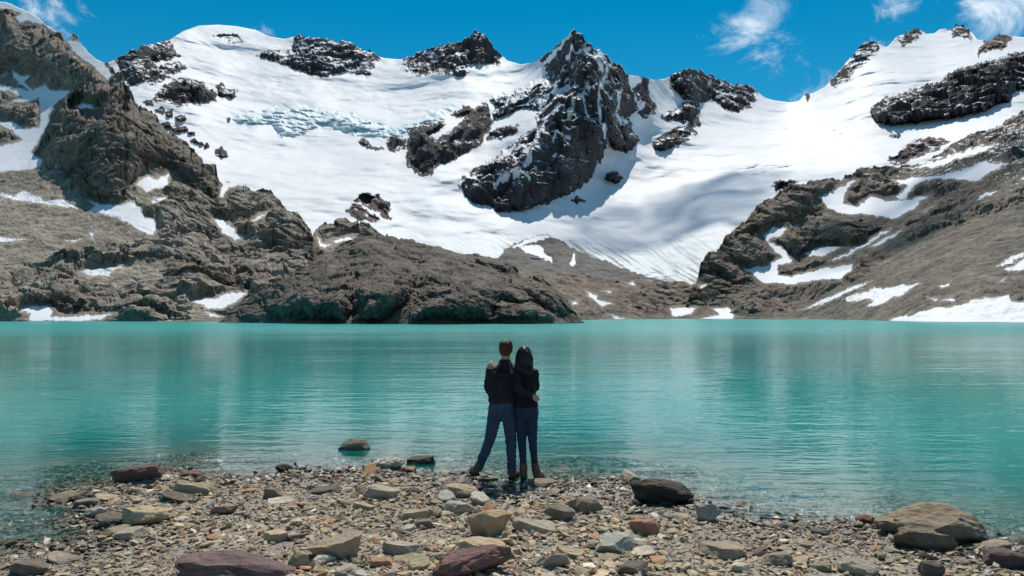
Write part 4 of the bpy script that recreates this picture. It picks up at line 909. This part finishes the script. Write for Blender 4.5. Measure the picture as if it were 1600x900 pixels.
# ------------------------------------------------------------------ the couple
def simple_mat(name, col, rough=.85, noise_scale=60, var=.35, bump=.002, sheen=0.0):
    m = bpy.data.materials.new(name); m.use_nodes = True; T = NT(m.node_tree); b = T.n['Principled BSDF']
    g = T.add('ShaderNodeNewGeometry'); p = g.outputs['Position']
    n = T.noise(p, noise_scale, 4, .6); n0 = T.noise(T.mapping(p, (1, 1, .5)), 9, 4, .6, .5)
    v = T.math('ADD', T.remap(n, .3, .7, 1 - var * .5, 1 + var * .5, False), T.remap(n0, .3, .7, -var * .5, var * .5, False))
    T.link(T.vmath('MULTIPLY', (*col,), v), b.inputs['Base Color']); b.inputs['Roughness'].default_value = rough
    b.inputs['Specular IOR Level'].default_value = .3
    bp = T.add('ShaderNodeBump'); bp.inputs['Distance'].default_value = bump * 6; bp.inputs['Strength'].default_value = .6
    T.link(T.math('ADD', n0, T.math('MULTIPLY', n, .25)), bp.inputs['Height']); T.link(bp.outputs[0], b.inputs['Normal'])
    return m
M_SKIN = simple_mat('skin', (.50, .27, .19), .55, 40, .15, .0005); M_JKT = simple_mat('navy_fleece', (.018, .019, .028), .9, 120, .5, .004)
M_TOP = simple_mat('black_knit', (.012, .012, .018), .9, 120, .5, .004); M_JEAN = simple_mat('blue_denim', (.037, .066, .118), .9, 150, .5, .003)
M_JEAN2 = simple_mat('dark_denim', (.020, .041, .082), .9, 150, .5, .003); M_BOOT = simple_mat('brown_leather', (.13, .075, .045), .6, 60, .5, .003)
M_HAIR = simple_mat('brown_hair', (.055, .026, .014), .6, 90, .7, .003); M_HAIR2 = simple_mat('black_hair', (.016, .009, .009), .42, 90, .7, .004); M_GREY = simple_mat('grey_cloth', (.16, .17, .19), .9, 90, .3, .002)
M_SOLE = simple_mat('dark_rubber', (.03, .026, .022), .8, 60, .3, .001)

PD = 10.32
def J(px, py, dy=0.0):
    return np.array([(px - 800) / F * PD, PD + dy, CH - (py - HY) / F * PD])

def cap(bm, p0, p1, r0, r1, n=14):
    p0, p1 = Vector(p0), Vector(p1); ax = (p1 - p0); L = ax.length; q = ax.to_track_quat('Z', 'Y').to_matrix().to_4x4()
    rings = [(-.96, .28), (-.8, .6), (-.45, .89), (0, 1)]
    prof = [(r0 * a, r0 * b) for a, b in rings] + [(L - r1 * a, r1 * b) for a, b in reversed(rings)]
    loft(bm, [((0, 0, z), r, r) for z, r in prof], n, Matrix.Translation(p0) @ q)

def loft(bm, secs, n=20, M=None, sq=2.0):
    """stack of ellipses ((x, y, z), rx, ry) closed at both ends"""
    R = []
    for (cx, cy, cz), rx, ry in secs:
        ring = []
        for i in range(n):
            t = 2 * math.pi * i / n; c, s = math.cos(t), math.sin(t)
            k = (abs(c) ** sq + abs(s) ** sq) ** (-1 / sq)
            v = Vector((cx + rx * c * k, cy + ry * s * k, cz)); ring.append(bm.verts.new(M @ v if M else v))
        R.append(ring)
    for a, b in zip(R, R[1:]):
        for i in range(n): bm.faces.new((a[i], a[(i + 1) % n], b[(i + 1) % n], b[i]))
    bm.faces.new(R[0][::-1]); bm.faces.new(R[-1])

def skinned(name, bm, voxel, mat, smooth=4, disp=None):
    bmesh.ops.recalc_face_normals(bm, faces=bm.faces[:])
    me = bpy.data.meshes.new(name); bm.to_mesh(me); bm.free(); o = bpy.data.objects.new(name, me); COL.objects.link(o)
    r = o.modifiers.new('r', 'REMESH'); r.mode = 'VOXEL'; r.voxel_size = voxel; r.use_smooth_shade = True
    s = o.modifiers.new('s', 'SMOOTH'); s.iterations = smooth; s.factor = .5
    dg = bpy.context.evaluated_depsgraph_get(); me2 = bpy.data.meshes.new_from_object(o.evaluated_get(dg), depsgraph=dg)
    bpy.data.objects.remove(o); me2.name = name
    n = len(me2.vertices); V = np.zeros(n * 3, np.float32); me2.vertices.foreach_get('co', V); V = V.reshape(-1, 3)
    if disp:
        N = np.zeros(n * 3, np.float32); me2.vertices.foreach_get('normal', N); V = V + N.reshape(-1, 3) * disp(V)[:, None].astype(np.float32)
        me2.vertices.foreach_set('co', V.astype(np.float32).ravel()); me2.update()
    me2.polygons.foreach_set('use_smooth', np.ones(len(me2.polygons), bool))
    return link_mesh(name, me2, mat)

def folds(a, sx=9., sz=14.):
    return lambda V: a * (np.abs(fbm(V * np.array([sx, sx, sz]), 3, .5)) - .25)

def S(px, py, rx, ry, dy=0.0):
    return (tuple(J(px, py, dy)), rx, ry)

def hand(bm, wrist, knuck, curl_to, r=.011, spread=None):
    """palm, four bent fingers of different length and a thumb from the side of the palm"""
    w, k, c = Vector(wrist), Vector(knuck), Vector(curl_to); ax = (k - w).normalized(); bend = (c - k).normalized()
    side = ax.cross(bend).normalized() if spread is None else Vector(spread).normalized()
    for t in (-1.2, -.4, .4, 1.2): cap(bm, w + side * .012 * t, k + side * .019 * t, .017, .015, 10)
    for t, L in ((-1.5, .85), (-.5, 1.0), (.5, .95), (1.5, .75)):
        b = k + side * .0185 * t; m = b + (ax * .55 + bend * .45).normalized() * .034 * L; e = m + (ax * .1 + bend * .9).normalized() * .028 * L; f = e + (bend - ax * .25).normalized() * .018 * L
        cap(bm, b, m, r, r * .92, 8); cap(bm, m, e, r * .92, r * .84, 8); cap(bm, e, f, r * .84, r * .7, 8)
    b = w.lerp(k, .3) - side * .030; m = b + (ax * .6 - side * .7 + bend * .25).normalized() * .038; e = m + (ax * .75 + bend * .6).normalized() * .030
    cap(bm, b, m, .014, .012, 8); cap(bm, m, e, .012, .009, 8)

def boot(parent, ankle, heel, yaw, L=.28, wd=.052, h=.15):
    """ankle boot: shaft, heel, instep, toe; sole beneath"""
    hx, hy, hz = heel; d = np.array([math.sin(yaw), math.cos(yaw), 0.0])
    bm = bmesh.new(); a = np.array(ankle); hl = np.array([hx, hy, hz])
    cap(bm, a + [0, 0, .03], hl + [0, 0, .06] + d * .035, .054, .050); cap(bm, hl + [0, 0, .045] + d * .03, hl + d * (L * .72) + [0, 0, .04], .046, wd * .84)
    cap(bm, hl + [0, 0, .04] + d * (L * .6), hl + d * (L - .04) + [0, 0, .034], wd * .88, wd * .62); cap(bm, a + d * .02, hl + d * (L * .5) + [0, 0, .05], .046, .042)
    b = skinned('boot', bm, .010, M_BOOT, 3); b.parent = parent
    bm = bmesh.new(); sd = np.array([d[1], -d[0], 0]); pts = []
    for t, w in ((-.02, .5), (.0, .85), (.06, .95), (.14, .82), (.20, 1.0), (.25, .85), (.285, .45)):
        pts.append((t, w))
    ring = [hl + d * (t / .285 * L) + sd * wd * w for t, w in pts] + [hl + d * (t / .285 * L) - sd * wd * w for t, w in reversed(pts)]
    lo = [bm.verts.new(tuple(p + [0, 0, -.012])) for p in ring]; hi = [bm.verts.new(tuple(p + [0, 0, .016])) for p in ring]
    bm.faces.new(lo[::-1]); bm.faces.new(hi)
    for i in range(len(ring)): bm.faces.new((lo[i], lo[(i + 1) % len(ring)], hi[(i + 1) % len(ring)], hi[i]))
    me = bpy.data.meshes.new('sole'); bm.to_mesh(me); bm.free(); link_mesh('sole', me, M_SOLE, b)

def build_man():
    ty = .02
    bm = bmesh.new()
    # head and neck
    loft(bm, [S(790, 562, .055, .06, .02), S(790, 556, .056, .066, .02), S(790, 553, .062, .082, .03), S(790, 549, .071, .094, .035), S(790, 545, .075, .098, .03), S(790, 540, .074, .096, .03), S(790, 536, .062, .08, .03), S(790, 533.6, .03, .04, .03)], 24)
    cap(bm, J(790, 557, .02), J(789, 571, .0), .054, .062)
    for sx in (-1, 1):
        e = J(790, 547.5, .02) + np.array([sx * .077, 0, 0]); cap(bm, e + [0, .0, -.022], e + [sx * .008, -.006, .022], .010, .014, 10)
    nose = J(790, 548, .13); cap(bm, nose + [0, 0, .02], nose + [0, .012, -.012], .012, .016, 8); cap(bm, J(790, 555, .105), J(790, 556, .108), .03, .028, 10)
    # trunk, limbs
    loft(bm, [S(786, 568, .08, .06), S(786, 574, .16, .085), S(786, 590, .165, .10), S(785, 610, .15, .095), S(784, 628, .145, .10), S(783, 645, .155, .11), S(783, 655, .12, .09)], 20)
    for a, b, c, d in (((775, 645), (766, 688), (750, 730), 0), ((796, 648), (798, 692), (799, 736), 0)):
        cap(bm, J(*a), J(*b, .02), .075, .05); cap(bm, J(*b, .02), J(*c), .05, .036)
    ls, le, lw = J(765, 578), J(762, 606, .02), J(770, 624, .17)
    cap(bm, ls, le, .042, .036); cap(bm, le, lw, .036, .026); hand(bm, lw, J(774, 631, .20), J(780, 634, .19))
    rs, re, rw = J(807, 579, -.02), J(809, 606, -.20), J(830, 616.5, -.155)
    cap(bm, rs, re, .042, .036); cap(bm, re, rw, .036, .027); hand(bm, rw, J(838, 620.0, -.10), J(842.0, 621.5, -.02), spread=(-.25, .1, 1))
    man = skinned('person', bm, .0085, M_SKIN, 3)
    tag(man, 'taller person in dark jacket and blue jeans, short brown hair, arm round the other', 'person', 'couple standing at the lake edge')
    # jacket with sleeves
    bm = bmesh.new()
    loft(bm, [S(789, 566, .062, .062, .01), S(788, 569, .095, .075, .01), S(787, 572.5, .165, .09), S(786.5, 577, .195, .108), S(786, 588, .196, .124), S(785, 602, .185, .124), S(784, 616, .172, .120), S(784, 626, .172, .124), S(784, 629.5, .170, .124)], 28, sq=2.3)
    cap(bm, J(766.5, 577.5), J(762, 606, .01), .062, .055); cap(bm, J(762, 606, .01), J(769, 622, .15), .055, .040)
    cap(bm, J(806, 578, -.02), J(809, 606, -.195), .060, .054); cap(bm, J(809, 606, -.195), J(828.5, 615.8, -.158), .053, .040)
    jk = skinned('jacket', bm, .010, M_JKT, 4, folds(.020, 6, 10)); jk.parent = man
    bm = bmesh.new()
    loft(bm, [S(789.5, 561.5, .066, .070, .012), S(789.5, 565, .080, .082, .008), S(789, 569, .10, .095, -.01), S(788.5, 574, .085, .06, -.065), S(788.5, 579, .05, .035, -.095)], 24)
    hd = skinned('hood', bm, .010, M_JKT, 3, folds(.010)); hd.parent = jk
    for a, b in (((795.5, 564, -.075), (798.5, 578, -.135)), ((781.5, 565.5, -.07), (779.5, 571, -.115))):
        bm = bmesh.new(); cap(bm, J(*a), J(*b), .006, .006, 8); c = skinned('drawcord', bm, .004, M_GREY, 1); c.parent = jk
    # jeans
    bm = bmesh.new()
    loft(bm, [S(784, 625, .155, .110), S(784, 632, .166, .118), S(783.5, 642, .176, .130), S(783.5, 650, .176, .128), S(784, 657, .15, .105)], 26, sq=2.2)
    cap(bm, J(773.5, 648), J(764.5, 690, .03), .098, .070); cap(bm, J(764.5, 690, .03), J(749.5, 727, .0), .070, .055); cap(bm, J(750.5, 724, 0), J(748, 731, 0), .057, .060)
    cap(bm, J(795, 650), J(798.5, 692, .03), .096, .071); cap(bm, J(798.5, 692, .03), J(799.5, 732, 0), .070, .056); cap(bm, J(799.3, 730, 0), J(799.5, 737, 0), .059, .062)
    je = skinned('jeans', bm, .011, M_JEAN, 5, folds(.015, 6, 11)); je.parent = man
    # hair: short crop, longer on top
    bm = bmesh.new()
    loft(bm, [S(790, 555.5, .050, .035, -.03), S(790, 553, .064, .058, -.015), S(790, 549, .078, .082, .005), S(790, 544, .083, .098, .014), S(790, 539, .084, .102, .02), S(790.5, 535.5, .078, .094, .025), S(791, 532.8, .058, .072, .035), S(791, 531.6, .03, .04, .04)], 26)
    hr = skinned('hair', bm, .009, M_HAIR, 3, lambda V: .010 * fbm(V * np.array([50, 50, 22]), 3, .7)); hr.parent = man
    boot(man, J(749, 729), (J(745, 739)[0], PD - .05, J(745, 741)[2]), -.32, .26, .050)
    boot(man, J(799.5, 735), (J(799, 744)[0], PD - .08, J(799, 746.5)[2]), .35, .28, .052)

def build_woman():
    bm = bmesh.new()
    loft(bm, [S(819, 567, .05, .055, .03), S(819, 562, .052, .07, .04), S(819, 556, .064, .086, .045), S(819, 551, .068, .09, .04), S(819, 546, .062, .082, .04), S(819, 543.5, .03, .04, .04)], 22)
    cap(bm, J(819, 565, .03), J(820, 577, .01), .045, .052)
    nose = J(817, 556, .135); cap(bm, nose + [0, 0, .015], nose + [0, .010, -.010], .010, .014, 8)
    loft(bm, [S(820, 574, .06, .05), S(820.5, 580, .145, .08), S(821, 595, .135, .088), S(821, 612, .118, .085), S(821.5, 630, .14, .10), S(822, 645, .15, .105), S(822, 652, .12, .09)], 20)
    for a, b, c in (((813, 645), (815, 690), (818, 732)), ((830.5, 645), (832, 690), (836, 732))):
        cap(bm, J(*a), J(*b, .02), .066, .044); cap(bm, J(*b, .02), J(*c), .044, .032)
    # left arm round his back, hand over his far shoulder
    cap(bm, J(804, 583, -.04), J(788, 587, -.185), .036, .031); cap(bm, J(788, 587, -.185), J(772, 575.5, -.135), .031, .023); hand(bm, J(770.5, 573.5, -.125), J(766.5, 568.5, -.085), J(767, 564.5, .0), .010, spread=(.75, .15, .55))
    # right arm down and forward
    cap(bm, J(836.5, 582), J(838.5, 606, .03), .038, .033); cap(bm, J(838.5, 606, .03), J(826, 617, .16), .033, .024); hand(bm, J(826, 617, .16), J(818, 617, .19), J(812, 619, .17))
    wm = skinned('person', bm, .0085, M_SKIN, 3)
    tag(wm, 'shorter person in black top and dark jeans with long dark hair, held at the waist', 'person', 'couple standing at the lake edge')
    bm = bmesh.new()
    loft(bm, [S(820, 571, .055, .055, .01), S(820, 574.5, .10, .07, .005), S(820.5, 578, .150, .088), S(821, 585, .158, .10), S(821, 597, .146, .105), S(821, 611, .134, .10), S(821.5, 624, .146, .11), S(822, 633, .158, .120), S(822, 636.5, .156, .12)], 26, sq=2.2)
    cap(bm, J(836, 582), J(838, 606, .03), .052, .044); cap(bm, J(838, 606, .03), J(828, 616, .14), .044, .034)
    cap(bm, J(805, 582, -.03), J(788, 587, -.185), .052, .045); cap(bm, J(788, 587, -.185), J(773, 576.5, -.14), .044, .034)
    tp = skinned('jacket', bm, .010, M_TOP, 4, folds(.016, 6, 10)); tp.parent = wm
    bm = bmesh.new(); cap(bm, J(774.5, 578, -.145), J(771.5, 574.5, -.13), .0355, .0345); cf = skinned('cuff', bm, .008, M_GREY, 2); cf.parent = tp
    bm = bmesh.new()
    loft(bm, [S(822, 630, .145, .11), S(822, 638, .158, .122), S(822.5, 647, .162, .128), S(822.5, 654, .14, .105)], 24, sq=2.2)
    cap(bm, J(813.5, 650), J(815.5, 690, .025), .083, .058); cap(bm, J(815.5, 690, .025), J(818, 729, 0), .058, .040)
    cap(bm, J(831, 650), J(832.5, 690, .025), .081, .058); cap(bm, J(832.5, 690, .025), J(835.5, 729, 0), .058, .041)
    je = skinned('jeans', bm, .011, M_JEAN2, 5, folds(.011, 6, 11)); je.parent = wm
    bm = bmesh.new()
    loft(bm, [S(826, 585.5, .022, .012, -.125), S(823, 580.5, .070, .028, -.115), S(820, 575, .104, .06, -.07), S(819, 569, .116, .085, -.02), S(819, 561, .115, .10, .0), S(819, 554, .104, .106, .012), S(819, 548, .086, .096, .02), S(819, 543, .056, .066, .03), S(819, 541, .025, .03, .035)], 28)
    for i, (a, b) in enumerate((((812, 570), (811, 580)), ((818, 573), (818, 583)), ((824, 573), (826.5, 588)), ((829, 572), (831, 583)), ((808, 568), (806.5, 578)))):
        cap(bm, J(*a, -.07), J(*b, -.118), .030, .010, 10)
    hr = skinned('hair', bm, .009, M_HAIR2, 2, lambda V: .014 * np.abs(fbm(V * np.array([34, 34, 3.0]), 3, .6)) - .004); hr.parent = wm
    boot(wm, J(818, 731), (J(817.5, 745)[0], PD - .07, J(817, 747)[2]), .1, .25, .046)
    boot(wm, J(836, 731), (J(836.5, 746)[0], PD - .08, J(837, 748.5)[2]), .45, .25, .046)
build_man(); build_woman()


# ------------------------------------------------------------------ drifting clouds whose shade lies on the glacier
def cloud(px, py, D, w, l, seed):
    m = bpy.data.materials.get('thin_cloud')
    if not m:
        m = bpy.data.materials.new('thin_cloud'); m.use_nodes = True; T = NT(m.node_tree); T.n.clear()
        out = T.add('ShaderNodeOutputMaterial'); df = T.add('ShaderNodeBsdfDiffuse'); df.inputs[0].default_value = (.9, .9, .9, 1); tr = T.add('ShaderNodeBsdfTransparent')
        g = T.add('ShaderNodeNewGeometry'); n = T.noise(g.outputs['Position'], .012, 5, .6); mx = T.add('ShaderNodeMixShader')
        T.link(T.remap(n, .35, .65, .05, .42), mx.inputs[0]); T.link(tr.outputs[0], mx.inputs[1]); T.link(df.outputs[0], mx.inputs[2]); T.link(mx.outputs[0], out.inputs[0])
    p = Vector(((px - 800) / F * D, D, CH + (HY - py) / F * D)) + sun_dir * (1500 / sun_dir.z)
    V, Fc = ICO[4]; V = V * (1 + .55 * fbm(V * 1.6 + seed, 4, .6))[:, None] * np.array([w, l, 26.])
    o = link_mesh('cloud', np_mesh('cloud', V, Fc), m); o.location = p; o['kind'] = 'stuff'; return o
for i, (a, b) in enumerate((((1165, 290, 870, 95, 85), 'thin white cloud drifting over the glacier'), ((1480, 350, 560, 75, 60), 'thin white cloud drifting over the scree mountain'), ((1010, 335, 840, 120, 40), 'long thin white cloud added out of view to shade the lower glacier'))):
    tag(cloud(*a, 3.7 * i + 1), b, 'cloud')  # the long cloud is added overhead, unseen, to shade the lower glacier
